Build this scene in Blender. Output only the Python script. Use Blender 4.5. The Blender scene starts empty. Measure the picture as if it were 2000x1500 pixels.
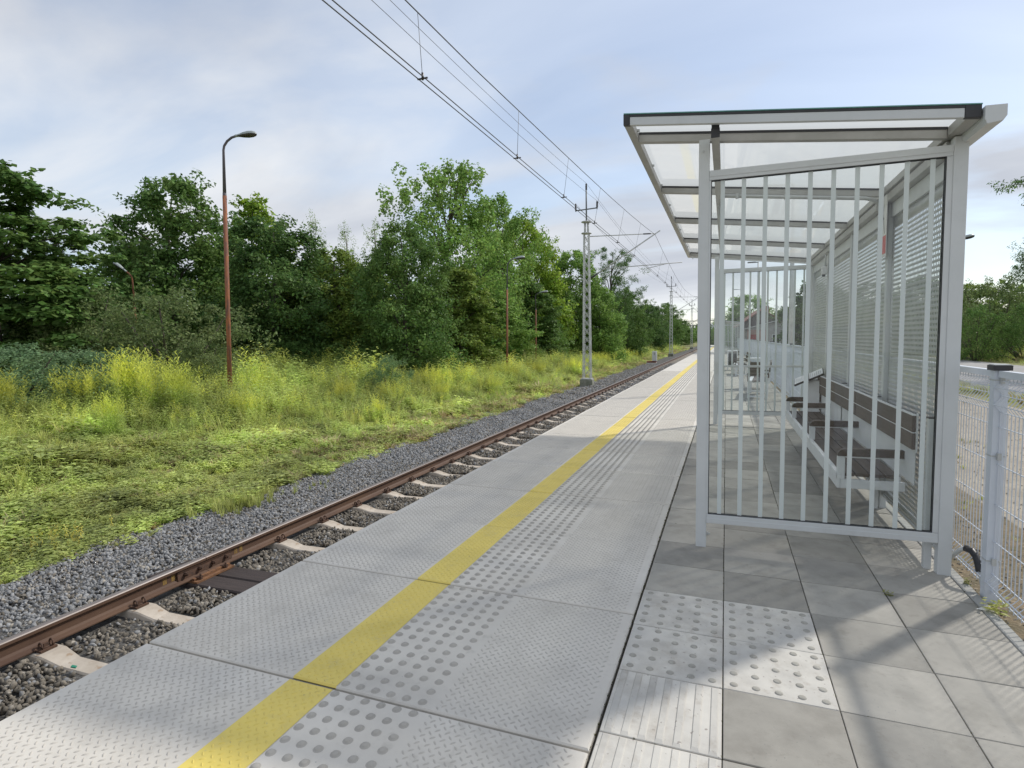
import bpy, math, random
import numpy as np
from mathutils import Matrix, Vector

SC = bpy.context.scene
COL = SC.collection
rnd = random.Random(7)
R = math.radians

# ------------------------------------------------------------------ camera, sky, sun, exposure
cam_d = bpy.data.cameras.new("camera")
cam = bpy.data.objects.new("camera", cam_d)
COL.objects.link(cam)
Fv = Vector((-0.342745, 0.936402, -0.075318)).normalized()
Uv = Vector((-0.012, 0.075, 0.997))
Rv = Fv.cross(Uv).normalized()
Uv = Rv.cross(Fv).normalized()
Rv0 = Vector((0.93938, 0.342553, -0.0151)).normalized()
Uv = Rv0.cross(Fv).normalized()
Rv = Fv.cross(Uv).normalized()
M = Matrix((Rv, Uv, -Fv)).transposed().to_4x4()
M.translation = Vector((0.03, 0.0, 1.684))
cam.matrix_world = M
cam_d.sensor_width = 36.0
cam_d.lens = 36.0 * 1142.34 / 2000.0
cam_d.clip_start = 0.05
cam_d.clip_end = 3000
SC.camera = cam

SUN_DIR = Vector((0.72, 0.88, 1.0)).normalized()
SUN_EL = math.asin(SUN_DIR.z)
SUN_AZ = math.atan2(SUN_DIR.x, SUN_DIR.y)      # from +Y towards +X
world = bpy.data.worlds.new("World")
SC.world = world
world.use_nodes = True
wn = world.node_tree.nodes
wl = world.node_tree.links
wn.clear()
w_out = wn.new("ShaderNodeOutputWorld")
w_bg = wn.new("ShaderNodeBackground")
w_bg.inputs["Strength"].default_value = 0.125
w_sky = wn.new("ShaderNodeTexSky")
w_sky.sky_type = 'NISHITA'
w_sky.sun_disc = False
w_sky.sun_elevation = SUN_EL
w_sky.sun_rotation = SUN_AZ
w_sky.air_density = 1.0
w_sky.dust_density = 0.5
w_sky.ozone_density = 1.1
w_tc = wn.new("ShaderNodeTexCoord")
# thin cloud sheet: the direction is projected on a flat layer so that the veils stretch towards the horizon
w_sep = wn.new("ShaderNodeSeparateXYZ")
wl.new(w_tc.outputs["Generated"], w_sep.inputs[0])
w_zc = wn.new("ShaderNodeMath"); w_zc.operation = 'MAXIMUM'; w_zc.inputs[1].default_value = 0.0
wl.new(w_sep.outputs["Z"], w_zc.inputs[0])
w_za = wn.new("ShaderNodeMath"); w_za.operation = 'ADD'; w_za.inputs[1].default_value = 0.22
wl.new(w_zc.outputs[0], w_za.inputs[0])
w_dx = wn.new("ShaderNodeMath"); w_dx.operation = 'DIVIDE'
w_dy = wn.new("ShaderNodeMath"); w_dy.operation = 'DIVIDE'
wl.new(w_sep.outputs["X"], w_dx.inputs[0]); wl.new(w_za.outputs[0], w_dx.inputs[1])
wl.new(w_sep.outputs["Y"], w_dy.inputs[0]); wl.new(w_za.outputs[0], w_dy.inputs[1])
w_cmb = wn.new("ShaderNodeCombineXYZ")
wl.new(w_dx.outputs[0], w_cmb.inputs[0]); wl.new(w_dy.outputs[0], w_cmb.inputs[1])
w_map = wn.new("ShaderNodeMapping")
w_map.inputs["Rotation"].default_value = (0, 0, R(-28))
w_map.inputs["Scale"].default_value = (0.62, 1.15, 1.0)
w_map.inputs["Location"].default_value = (3.1, 1.7, 0.4)
wl.new(w_cmb.outputs[0], w_map.inputs[0])
w_n1 = wn.new("ShaderNodeTexNoise")
w_n1.inputs["Scale"].default_value = 1.25
w_n1.inputs["Detail"].default_value = 9
w_n1.inputs["Roughness"].default_value = 0.52
w_n1.inputs["Distortion"].default_value = 0.35
wl.new(w_map.outputs[0], w_n1.inputs["Vector"])
w_r1 = wn.new("ShaderNodeValToRGB")
w_r1.color_ramp.elements[0].position = 0.41
w_r1.color_ramp.elements[0].color = (0.52, 0.52, 0.52, 1)
w_r1.color_ramp.elements[1].position = 0.58
w_r1.color_ramp.elements[1].color = (1, 1, 1, 1)
wl.new(w_n1.outputs["Fac"], w_r1.inputs[0])
# the veil itself is a little uneven in thickness: pale where thin, greyer where thick
w_n2 = wn.new("ShaderNodeTexNoise")
w_n2.inputs["Scale"].default_value = 1.0
w_n2.inputs["Detail"].default_value = 8
w_n2.inputs["Distortion"].default_value = 0.5
wl.new(w_map.outputs[0], w_n2.inputs["Vector"])
w_cc = wn.new("ShaderNodeValToRGB")
w_cc.color_ramp.elements[0].position = 0.38
w_cc.color_ramp.elements[0].color = (0.51, 0.545, 0.615, 1)
w_cc.color_ramp.elements[1].position = 0.60
w_cc.color_ramp.elements[1].color = (0.74, 0.765, 0.80, 1)
wl.new(w_n2.outputs["Fac"], w_cc.inputs[0])
w_cs = wn.new("ShaderNodeVectorMath"); w_cs.operation = 'SCALE'
w_cs.inputs["Scale"].default_value = 6.6
wl.new(w_cc.outputs[0], w_cs.inputs[0])
w_mix = wn.new("ShaderNodeMix"); w_mix.data_type = 'RGBA'
wl.new(w_r1.outputs[0], w_mix.inputs["Factor"])
wl.new(w_sky.outputs[0], w_mix.inputs["A"])
wl.new(w_cs.outputs[0], w_mix.inputs["B"])
wl.new(w_mix.outputs["Result"], w_bg.inputs["Color"])
wl.new(w_bg.outputs[0], w_out.inputs["Surface"])

sun_d = bpy.data.lights.new("sun", 'SUN')
sun_d.energy = 2.25
sun_d.angle = R(2.2)
sun_d.color = (1.0, 0.955, 0.88)
sun = bpy.data.objects.new("sun", sun_d)
COL.objects.link(sun)
sun.rotation_euler = SUN_DIR.to_track_quat('Z', 'Y').to_euler()

SC.view_settings.view_transform = 'Standard'
SC.view_settings.look = 'None'
SC.view_settings.exposure = 0.47
SC.view_settings.gamma = 1.0
SC.view_settings.use_curve_mapping = False
SC.cycles.max_bounces = 8
SC.cycles.transparent_max_bounces = 24
SC.cycles.use_denoising = True

# ------------------------------------------------------------------ helpers: materials
def mat(name, c1, c2=None, rough=0.6, scale=6.0, detail=5.0, metal=0.0, bump=0.0, bscale=None, rand=0.0,
        coord='Object', spots=None, spec=0.5, stretch=None, transl=0.0, ramp=(0.35, 0.65), bdist=0.01, island=0.0, stain=None, dots=None, patch=0.0):
    """Procedural Principled material: two colours mixed by noise, per-object brightness jitter, bump, optional spots."""
    m = bpy.data.materials.new(name)
    m.use_nodes = True
    nt = m.node_tree
    n, l = nt.nodes, nt.links
    b = n["Principled BSDF"]
    b.inputs["Roughness"].default_value = rough
    b.inputs["Metallic"].default_value = metal
    b.inputs["Specular IOR Level"].default_value = spec
    c2 = c2 or tuple(x * 0.8 for x in c1)
    tc = n.new("ShaderNodeTexCoord")
    mp = n.new("ShaderNodeMapping")
    if stretch:
        mp.inputs["Scale"].default_value = stretch
    l.new(tc.outputs[coord], mp.inputs[0])
    nz = n.new("ShaderNodeTexNoise")
    nz.inputs["Scale"].default_value = scale
    nz.inputs["Detail"].default_value = detail
    nz.inputs["Roughness"].default_value = 0.62
    l.new(mp.outputs[0], nz.inputs["Vector"])
    rp = n.new("ShaderNodeValToRGB")
    rp.color_ramp.elements[0].position = ramp[0]
    rp.color_ramp.elements[1].position = ramp[1]
    rp.color_ramp.elements[0].color = (*c1, 1)
    rp.color_ramp.elements[1].color = (*c2, 1)
    l.new(nz.outputs["Fac"], rp.inputs[0])
    col = rp.outputs[0]
    if spots:
        sc_, thr, scol = spots
        v = n.new("ShaderNodeTexNoise")
        v.inputs["Scale"].default_value = sc_
        v.inputs["Detail"].default_value = 3
        l.new(mp.outputs[0], v.inputs["Vector"])
        r2 = n.new("ShaderNodeValToRGB")
        r2.color_ramp.elements[0].position = thr
        r2.color_ramp.elements[1].position = thr + 0.06
        r2.color_ramp.elements[0].color = (0, 0, 0, 1)
        r2.color_ramp.elements[1].color = (1, 1, 1, 1)
        l.new(v.outputs["Fac"], r2.inputs[0])
        mx = n.new("ShaderNodeMix"); mx.data_type = 'RGBA'
        l.new(r2.outputs[0], mx.inputs["Factor"])
        l.new(col, mx.inputs["A"])
        mx.inputs["B"].default_value = (*scol, 1)
        col = mx.outputs["Result"]
    def over(fac, c, amt):
        nonlocal col
        mu = n.new("ShaderNodeMath"); mu.operation = 'MULTIPLY'; mu.inputs[1].default_value = amt
        l.new(fac, mu.inputs[0])
        mx = n.new("ShaderNodeMix"); mx.data_type = 'RGBA'
        l.new(mu.outputs[0], mx.inputs["Factor"]); l.new(col, mx.inputs["A"]); mx.inputs["B"].default_value = (*c, 1)
        col = mx.outputs["Result"]
    for (sc_, lo, hi, c_, amt, loc_) in (stain or ()):
        m2 = n.new("ShaderNodeMapping"); m2.inputs["Location"].default_value = (loc_, loc_ * 1.7, 0)
        l.new(tc.outputs['Generated' if coord == 'Generated' else 'Object'], m2.inputs[0])
        oi2 = n.new("ShaderNodeObjectInfo")
        v2 = n.new("ShaderNodeTexNoise"); v2.noise_dimensions = '4D'; v2.inputs["Scale"].default_value = sc_; v2.inputs["Detail"].default_value = 7; v2.inputs["Roughness"].default_value = .65
        wm = n.new("ShaderNodeMath"); wm.operation = 'MULTIPLY'; wm.inputs[1].default_value = 9.0
        l.new(oi2.outputs["Random"], wm.inputs[0]); l.new(wm.outputs[0], v2.inputs["W"])
        l.new(m2.outputs[0], v2.inputs["Vector"])
        mr2 = n.new("ShaderNodeMapRange"); mr2.inputs["From Min"].default_value = lo; mr2.inputs["From Max"].default_value = hi
        l.new(v2.outputs["Fac"], mr2.inputs["Value"])
        over(mr2.outputs[0], c_, amt)
    if dots:
        sc_, r_, c_ = dots
        vo = n.new("ShaderNodeTexVoronoi"); vo.voronoi_dimensions = '4D'; vo.inputs["Scale"].default_value = sc_
        oi2 = n.new("ShaderNodeObjectInfo"); wm = n.new("ShaderNodeMath"); wm.operation = 'MULTIPLY'; wm.inputs[1].default_value = 50.0
        l.new(oi2.outputs["Random"], wm.inputs[0]); l.new(wm.outputs[0], vo.inputs["W"])
        l.new(tc.outputs['Object'], vo.inputs["Vector"])
        mr2 = n.new("ShaderNodeMapRange"); mr2.inputs["From Min"].default_value = r_; mr2.inputs["From Max"].default_value = r_ * .55
        l.new(vo.outputs["Distance"], mr2.inputs["Value"])
        over(mr2.outputs[0], c_, .75)
    if patch > 0:
        oi3 = n.new("ShaderNodeObjectInfo")
        pn = n.new("ShaderNodeTexNoise"); pn.inputs["Scale"].default_value = .42; pn.inputs["Detail"].default_value = 5; pn.inputs["Roughness"].default_value = .7
        l.new(oi3.outputs["Location"], pn.inputs["Vector"])
        pr_ = n.new("ShaderNodeMapRange"); pr_.inputs["From Min"].default_value = .34; pr_.inputs["From Max"].default_value = .66
        pr_.inputs["To Min"].default_value = 1 - patch; pr_.inputs["To Max"].default_value = 1 + patch
        l.new(pn.outputs["Fac"], pr_.inputs["Value"])
        ph_ = n.new("ShaderNodeMapRange"); ph_.inputs["From Min"].default_value = .3; ph_.inputs["From Max"].default_value = .7
        ph_.inputs["To Min"].default_value = .503; ph_.inputs["To Max"].default_value = .470
        pc = n.new("ShaderNodeSeparateColor"); l.new(pn.outputs["Color"], pc.inputs[0]); l.new(pc.outputs[1], ph_.inputs["Value"])
        hp = n.new("ShaderNodeHueSaturation"); l.new(col, hp.inputs["Color"]); l.new(pr_.outputs[0], hp.inputs["Value"]); l.new(ph_.outputs[0], hp.inputs["Hue"])
        hp.inputs["Saturation"].default_value = .86
        col = hp.outputs[0]
    if rand > 0 or island > 0:
        hs = n.new("ShaderNodeHueSaturation")
        l.new(col, hs.inputs["Color"])
        mr = n.new("ShaderNodeMapRange")
        mr.inputs["To Min"].default_value = 1 - max(rand, island)
        mr.inputs["To Max"].default_value = 1 + max(rand, island)
        if island > 0:
            g = n.new("ShaderNodeNewGeometry")
            l.new(g.outputs["Random Per Island"], mr.inputs["Value"])
            mh = n.new("ShaderNodeMapRange")
            mh.inputs["To Min"].default_value = 0.5 - island * 0.035
            mh.inputs["To Max"].default_value = 0.5 + island * 0.035
            ml = n.new("ShaderNodeMath"); ml.operation = 'MULTIPLY'; ml.inputs[1].default_value = 7.31
            fr = n.new("ShaderNodeMath"); fr.operation = 'FRACT'
            l.new(g.outputs["Random Per Island"], ml.inputs[0]); l.new(ml.outputs[0], fr.inputs[0])
            l.new(fr.outputs[0], mh.inputs["Value"])
            l.new(mh.outputs[0], hs.inputs["Hue"])
        else:
            oi = n.new("ShaderNodeObjectInfo")
            l.new(oi.outputs["Random"], mr.inputs["Value"])
        l.new(mr.outputs[0], hs.inputs["Value"])
        col = hs.outputs[0]
    l.new(col, b.inputs["Base Color"])
    if bump > 0:
        bn = n.new("ShaderNodeTexNoise")
        bn.inputs["Scale"].default_value = bscale or scale * 8
        bn.inputs["Detail"].default_value = 6
        l.new(mp.outputs[0], bn.inputs["Vector"])
        bp = n.new("ShaderNodeBump")
        bp.inputs["Strength"].default_value = bump
        bp.inputs["Distance"].default_value = bdist
        l.new(bn.outputs["Fac"], bp.inputs["Height"])
        l.new(bp.outputs[0], b.inputs["Normal"])
    if transl > 0:
        tr = n.new("ShaderNodeBsdfTranslucent")
        l.new(col, tr.inputs["Color"])
        ms = n.new("ShaderNodeMixShader")
        ms.inputs[0].default_value = transl
        out = n["Material Output"]
        l.new(b.outputs[0], ms.inputs[1]); l.new(tr.outputs[0], ms.inputs[2])
        l.new(ms.outputs[0], out.inputs["Surface"])
    return m

def glass_mat(name, tint, refl=1.0, milky=0.0, milk=(0.8, 0.82, 0.8)):
    m = bpy.data.materials.new(name)
    m.use_nodes = True
    nt = m.node_tree; n, l = nt.nodes, nt.links
    n.remove(n["Principled BSDF"])
    out = n["Material Output"]
    tr = n.new("ShaderNodeBsdfTransparent"); tr.inputs[0].default_value = (*tint, 1)
    gl = n.new("ShaderNodeBsdfGlossy"); gl.inputs["Roughness"].default_value = 0.02
    fr = n.new("ShaderNodeFresnel"); fr.inputs["IOR"].default_value = 1.5
    mf = n.new("ShaderNodeMath"); mf.operation = 'MULTIPLY'; mf.inputs[1].default_value = refl
    ge = n.new("ShaderNodeNewGeometry")
    inv = n.new("ShaderNodeMath"); inv.operation = 'SUBTRACT'; inv.inputs[0].default_value = 1.0
    l.new(ge.outputs["Backfacing"], inv.inputs[1])
    fi = n.new("ShaderNodeMath"); fi.operation = 'MULTIPLY'          # the outer face of the pane reflects, the inner one does not
    l.new(fr.outputs[0], fi.inputs[0]); l.new(inv.outputs[0], fi.inputs[1])
    l.new(fi.outputs[0], mf.inputs[0])
    base = tr.outputs[0]
    if milky > 0:
        tl = n.new("ShaderNodeBsdfTranslucent"); tl.inputs[0].default_value = (*milk, 1)
        df = n.new("ShaderNodeBsdfDiffuse"); df.inputs[0].default_value = (*milk, 1)
        nz = n.new("ShaderNodeTexNoise"); nz.inputs["Scale"].default_value = 2.2; nz.inputs["Detail"].default_value = 8
        nz.inputs["Distortion"].default_value = 1.2
        tc = n.new("ShaderNodeTexCoord"); l.new(tc.outputs["Object"], nz.inputs["Vector"])
        mr = n.new("ShaderNodeMapRange"); mr.inputs["To Min"].default_value = milky - 0.07; mr.inputs["To Max"].default_value = milky + 0.07
        l.new(nz.outputs["Fac"], mr.inputs["Value"])
        md = n.new("ShaderNodeMixShader"); md.inputs[0].default_value = 0.10
        l.new(tl.outputs[0], md.inputs[1]); l.new(df.outputs[0], md.inputs[2])
        mm = n.new("ShaderNodeMixShader")
        ml = n.new("ShaderNodeMath"); ml.operation = 'MULTIPLY'
        l.new(mr.outputs[0], ml.inputs[0]); l.new(inv.outputs[0], ml.inputs[1])
        l.new(ml.outputs[0], mm.inputs[0]); l.new(base, mm.inputs[1]); l.new(md.outputs[0], mm.inputs[2])
        base = mm.outputs[0]
    mx = n.new("ShaderNodeMixShader")
    l.new(mf.outputs[0], mx.inputs[0]); l.new(base, mx.inputs[1]); l.new(gl.outputs[0], mx.inputs[2])
    l.new(mx.outputs[0], out.inputs["Surface"])
    return m

MT = {}
MT['slab'] = mat('slab_concrete', (0.68, 0.638, 0.565), (0.575, 0.54, 0.48), rough=0.75, scale=1.7, bump=0.25, bscale=160, rand=0.05, bdist=0.002,
                 spots=(45, 0.72, (0.30, 0.30, 0.29)), ramp=(0.3, 0.75),
                 stain=((2.6, .50, .72, (0.42, 0.395, 0.35), .5, 3.0), (11.0, .56, .70, (0.42, 0.39, 0.335), .5, 8.0), (1.3, .52, .66, (0.74, 0.70, 0.63), .5, 5.0)), dots=(3.2, .075, (0.14, 0.13, 0.12)))
MT['slab_mark'] = mat('worn_slab_mark', (0.55, 0.515, 0.455), (0.47, 0.44, 0.39), rough=0.75, scale=3)
MT['slab_stud'] = mat('worn_slab_stud', (0.46, 0.43, 0.38), (0.38, 0.355, 0.315), rough=0.75, scale=3)
MT['yellow'] = mat('yellow_paint', (0.80, 0.635, 0.155), (0.73, 0.575, 0.13), rough=0.6, scale=3, rand=0.05, spots=(60, 0.70, (0.58, 0.48, 0.18)),
                   stain=((5.0, .52, .72, (0.52, 0.43, 0.17), .55, 3.0), (22.0, .60, .70, (0.45, 0.40, 0.22), .6, 1.0)))
MT['paver'] = mat('paver_concrete', (0.40, 0.378, 0.332), (0.30, 0.285, 0.252), rough=0.85, scale=3.2, bump=0.3, bscale=220, rand=0.2,
                  stain=((3.4, .50, .68, (0.23, 0.215, 0.185), .6, 2.0), (12.0, .57, .70, (0.22, 0.20, 0.17), .45, 6.0)), dots=(3.0, .06, (0.10, 0.10, 0.095)), bdist=0.002,
                  spots=(70, 0.68, (0.22, 0.22, 0.21)), ramp=(0.3, 0.7))
MT['paver_light'] = mat('tactile_concrete', (0.60, 0.575, 0.52), (0.44, 0.425, 0.395), rough=0.8, scale=3.5, bump=0.3, bscale=200, rand=0.06,
                        bdist=0.002, spots=(38, 0.66, (0.30, 0.27, 0.24)), ramp=(0.35, 0.8),
                        stain=((3.0, .48, .66, (0.36, 0.335, 0.295), .7, 2.0), (10.0, .55, .68, (0.33, 0.28, 0.22), .45, 6.0)), dots=(3.5, .07, (0.15, 0.14, 0.13)))
MT['stud_worn'] = mat('worn_stud_concrete', (0.40, 0.385, 0.34), (0.30, 0.285, 0.25), rough=0.85, scale=18, bump=0.4, bscale=240, bdist=0.002)
MT['kerb'] = mat('kerb_concrete', (0.40, 0.395, 0.37), (0.31, 0.31, 0.29), rough=0.85, scale=4, bump=0.3, bscale=200, rand=0.06, bdist=0.002)
MT['joint'] = mat('joint_dirt', (0.045, 0.04, 0.03), (0.08, 0.07, 0.05), rough=0.95, scale=30)
MT['moss'] = mat('moss', (0.07, 0.085, 0.02), (0.12, 0.10, 0.03), rough=0.95, scale=20, rand=0.3)
MT['metal'] = mat('painted_grey_metal', (0.60, 0.62, 0.625), (0.55, 0.57, 0.575), rough=0.42, scale=2.0, spec=0.5, rand=0.015, stain=((7.0, .56, .76, (0.40, 0.41, 0.40), .35, 1.0),))
MT['metal_beam'] = mat('painted_grey_beam', (0.42, 0.415, 0.395), (0.35, 0.345, 0.325), rough=0.45, scale=5.0, rand=0.02)
MT['galv'] = mat('galvanised_sheet', (0.50, 0.515, 0.51), (0.43, 0.445, 0.44), rough=0.42, metal=0.15, scale=5.0)
MT['black'] = mat('black_rubber', (0.018, 0.018, 0.02), (0.03, 0.03, 0.033), rough=0.45, scale=10)
MT['brown'] = mat('brown_composite', (0.112, 0.088, 0.077), (0.078, 0.061, 0.053), rough=0.62, scale=3, stretch=(8, 0.6, 8), rand=0.12, bump=0.3, bscale=18, bdist=0.003)
MT['stripe'] = mat('printed_stripe', (0.60, 0.65, 0.64), (0.57, 0.62, 0.61), rough=0.5, scale=2)
MT['white'] = mat('white_paint', (0.72, 0.73, 0.74), (0.64, 0.65, 0.66), rough=0.45, scale=3, rand=0.02)
MT['fence'] = mat('white_fence_coating', (0.60, 0.64, 0.70), (0.55, 0.59, 0.65), rough=0.4, scale=3)
MT['glass'] = glass_mat('clear_glass', (0.975, 0.99, 0.985), 1.6)
MT['roofglass'] = glass_mat('frosted_roof_glass', (0.965, 0.975, 0.965), 1.0, 0.86, (0.70, 0.70, 0.68))
MT['edgeglass'] = mat('green_glass_edge', (0.10, 0.28, 0.25), (0.16, 0.36, 0.32), rough=0.15, scale=8)
MT['rail_side'] = mat('rail_rust', (0.125, 0.070, 0.042), (0.085, 0.046, 0.03), rough=0.72, scale=5, bump=0.3, bscale=60, bdist=0.002, stretch=(1, 0.25, 1))
MT['rail_top'] = mat('rail_polished', (0.25, 0.22, 0.205), (0.19, 0.16, 0.145), rough=0.5, metal=0.3, scale=4, stretch=(6, 0.3, 1))
MT['rust'] = mat('rusty_steel', (0.115, 0.06, 0.036), (0.06, 0.035, 0.025), rough=0.8, scale=30, bump=0.4, bscale=120, bdist=0.002)
MT['rust_bright'] = mat('rusty_plate', (0.24, 0.115, 0.05), (0.13, 0.065, 0.035), rough=0.8, scale=18, bump=0.3, bscale=120, bdist=0.002)
MT['rail_paint'] = mat('yellow_rail_mark', (0.34, 0.22, 0.05), (0.17, 0.10, 0.04), rough=0.7, scale=20)
MT['sleeper'] = mat('sleeper_concrete', (0.56, 0.50, 0.42), (0.42, 0.36, 0.29), rough=0.85, scale=4.5, bump=0.3, bscale=120, rand=0.07, bdist=0.003, spots=(14, 0.62, (0.36, 0.27, 0.19)))
MT['timber'] = mat('dark_sleeper_timber', (0.060, 0.043, 0.038), (0.032, 0.024, 0.022), rough=0.8, scale=5, stretch=(0.5, 9, 4), bump=0.7, bscale=22, bdist=0.006, rand=0.15)
MT['rockA'] = mat('blue_grey_ballast', (0.29, 0.29, 0.29), (0.19, 0.192, 0.192), rough=0.85, scale=14, rand=0.42, bump=0.3, bscale=60, bdist=0.004)
MT['rockB'] = mat('brown_grey_ballast', (0.215, 0.19, 0.155), (0.13, 0.113, 0.09), rough=0.85, scale=14, rand=0.45, bump=0.3, bscale=60, bdist=0.004)
MT['rockC'] = mat('pale_ballast', (0.36, 0.33, 0.28), (0.26, 0.235, 0.20), rough=0.85, scale=14, rand=0.3)
MT['bed'] = mat('ballast_bed_ground', (0.13, 0.125, 0.115), (0.055, 0.05, 0.045), rough=0.95, scale=40, bump=0.8, bscale=45, bdist=0.03)
MT['earth'] = mat('grassy_ground', (0.20, 0.22, 0.06), (0.20, 0.175, 0.075), rough=0.95, scale=0.6, bump=0.4, bscale=10, bdist=0.05)
MT['sand'] = mat('sandy_gravel', (0.40, 0.35, 0.275), (0.30, 0.26, 0.205), rough=0.95, scale=1.6, detail=9, bump=0.7, bscale=26, bdist=0.02, spots=(22, 0.60, (0.22, 0.20, 0.165)))
MT['road'] = mat('pale_gravel_road', (0.38, 0.365, 0.35), (0.31, 0.30, 0.285), rough=0.95, scale=1.2, detail=8, bump=0.5, bscale=30, bdist=0.02)
MT['litter'] = mat('leaf_litter_soil', (0.22, 0.165, 0.10), (0.12, 0.10, 0.055), rough=0.95, scale=9, bump=0.8, bscale=40, bdist=0.02, spots=(30, 0.60, (0.36, 0.29, 0.20)))
MT['mast'] = mat('galvanised_mast', (0.58, 0.59, 0.58), (0.45, 0.46, 0.455), rough=0.5, metal=0.1, scale=6, bump=0.2, bscale=50, bdist=0.002)
MT['mast_dark'] = mat('grey_steel_tube', (0.16, 0.17, 0.18), (0.11, 0.12, 0.125), rough=0.55, scale=6)
MT['wire'] = mat('dark_wire', (0.07, 0.075, 0.08), (0.05, 0.05, 0.055), rough=0.5, scale=6)
MT['insul'] = mat('dark_insulator', (0.035, 0.03, 0.03), (0.05, 0.045, 0.045), rough=0.3, scale=6)
MT['base'] = mat('mossy_foundation', (0.30, 0.30, 0.26), (0.17, 0.18, 0.13), rough=0.9, scale=4, bump=0.5, bscale=30, bdist=0.01)
MT['pole_rust'] = mat('rusty_lamp_pole', (0.33, 0.12, 0.05), (0.16, 0.075, 0.055), rough=0.8, scale=2.2, stretch=(6, 6, 1), ramp=(0.4, 0.6), bump=0.3, bscale=30, bdist=0.004)
MT['pole_paint'] = mat('old_pole_paint', (0.10, 0.085, 0.095), (0.075, 0.07, 0.08), rough=0.6, scale=5)
MT['lamp_shell'] = mat('lamp_housing', (0.36, 0.40, 0.39), (0.27, 0.30, 0.29), rough=0.45, scale=9)
MT['lamp_glass'] = mat('dirty_lamp_lens', (0.07, 0.06, 0.06), (0.04, 0.035, 0.035), rough=0.25, scale=9)
MT['redsign'] = mat('red_print', (0.62, 0.11, 0.10), (0.55, 0.09, 0.09), rough=0.4, scale=3)
MT['paper'] = mat('printed_paper', (0.72, 0.72, 0.70), (0.64, 0.64, 0.63), rough=0.5, scale=3)
MT['ink'] = mat('ink', (0.10, 0.10, 0.11), (0.08, 0.08, 0.09), rough=0.6, scale=3)
MT['bark'] = mat('bark', (0.115, 0.095, 0.075), (0.065, 0.052, 0.042), rough=0.9, scale=6, stretch=(4, 4, 0.7), bump=0.6, bscale=14, bdist=0.02)
MT['barkb'] = mat('pale_bark', (0.40, 0.38, 0.34), (0.20, 0.18, 0.16), rough=0.85, scale=4, stretch=(1, 1, 5))
MT['brick'] = mat('old_plaster_wall', (0.44, 0.29, 0.25), (0.34, 0.22, 0.19), rough=0.9, scale=1.5)
MT['plaster'] = mat('grey_plaster_wall', (0.42, 0.41, 0.40), (0.33, 0.32, 0.31), rough=0.9, scale=1.5)
MT['rooftile'] = mat('weathered_roof', (0.50, 0.50, 0.49), (0.42, 0.42, 0.41), rough=0.7, scale=2)
MT['redroof'] = mat('red_roof', (0.26, 0.10, 0.075), (0.19, 0.075, 0.06), rough=0.8, scale=2)
MT['door'] = mat('red_door', (0.35, 0.04, 0.04), (0.28, 0.03, 0.03), rough=0.6, scale=2)
MT['window'] = mat('dark_window', (0.03, 0.035, 0.04), (0.05, 0.055, 0.06), rough=0.12, scale=2)
MT['brickred'] = mat('red_brick', (0.30, 0.12, 0.09), (0.22, 0.085, 0.065), rough=0.9, scale=10, rand=0.2)
MT['green_chip'] = mat('green_plastic', (0.02, 0.22, 0.14), (0.02, 0.18, 0.11), rough=0.3, scale=5)

LEAF = {}
def leaf(name, c1, c2):
    LEAF[name] = mat('leaf_' + name, c1, c2, rough=0.6, scale=0.55, detail=3, transl=0.40, island=0.45, spec=0.22, ramp=(0.38, 0.62))
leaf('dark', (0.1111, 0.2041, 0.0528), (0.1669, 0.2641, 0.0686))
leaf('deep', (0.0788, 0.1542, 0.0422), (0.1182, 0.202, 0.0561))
leaf('mid', (0.1925, 0.3287, 0.0767), (0.2639, 0.4025, 0.0946))
leaf('bright', (0.217, 0.3445, 0.045), (0.3062, 0.4271, 0.0539))
leaf('olive', (0.1851, 0.2743, 0.0568), (0.2449, 0.3224, 0.0681))
leaf('pale', (0.2673, 0.3674, 0.1325), (0.3281, 0.42, 0.1711))
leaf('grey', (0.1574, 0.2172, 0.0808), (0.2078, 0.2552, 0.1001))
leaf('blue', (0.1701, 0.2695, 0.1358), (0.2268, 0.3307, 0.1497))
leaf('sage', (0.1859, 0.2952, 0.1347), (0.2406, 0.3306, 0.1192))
WD = {
 'grass': mat('grass_blade', (0.54, 0.577, 0.127), (0.406, 0.496, 0.097), rough=0.6, scale=2, transl=0.42, rand=0.30, spec=.3, patch=.34),
 'dry': mat('dry_grass_blade', (0.632, 0.531, 0.253), (0.455, 0.405, 0.164), rough=0.6, scale=2, transl=0.4, rand=0.3, spec=.3, patch=.34),
 'weed': mat('weed_leaf', (0.439, 0.608, 0.111), (0.541, 0.651, 0.118), rough=0.55, scale=2, transl=0.42, rand=0.32, spec=.3, patch=.46),
 'weedb': mat('bramble_leaf', (0.365, 0.501, 0.119), (0.51, 0.593, 0.136), rough=0.55, scale=2, transl=0.38, rand=0.38, spec=.3, patch=.46),
 'red': mat('reddish_leaf', (0.422, 0.251, 0.112), (0.356, 0.238, 0.092), rough=0.6, scale=2, transl=0.35, rand=0.3, spec=.3, patch=.34),
 'plume': mat('yellow_green_plume', (0.718, 0.773, 0.062), (0.58, 0.69, 0.068), rough=0.6, scale=2, transl=0.4, rand=0.22, spec=.3, patch=.34),
 'flower': mat('yellow_flower', (0.75, 0.62, 0.06), (0.75, 0.70, 0.30), rough=0.6, scale=2, transl=0.3, rand=0.2),
}

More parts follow.
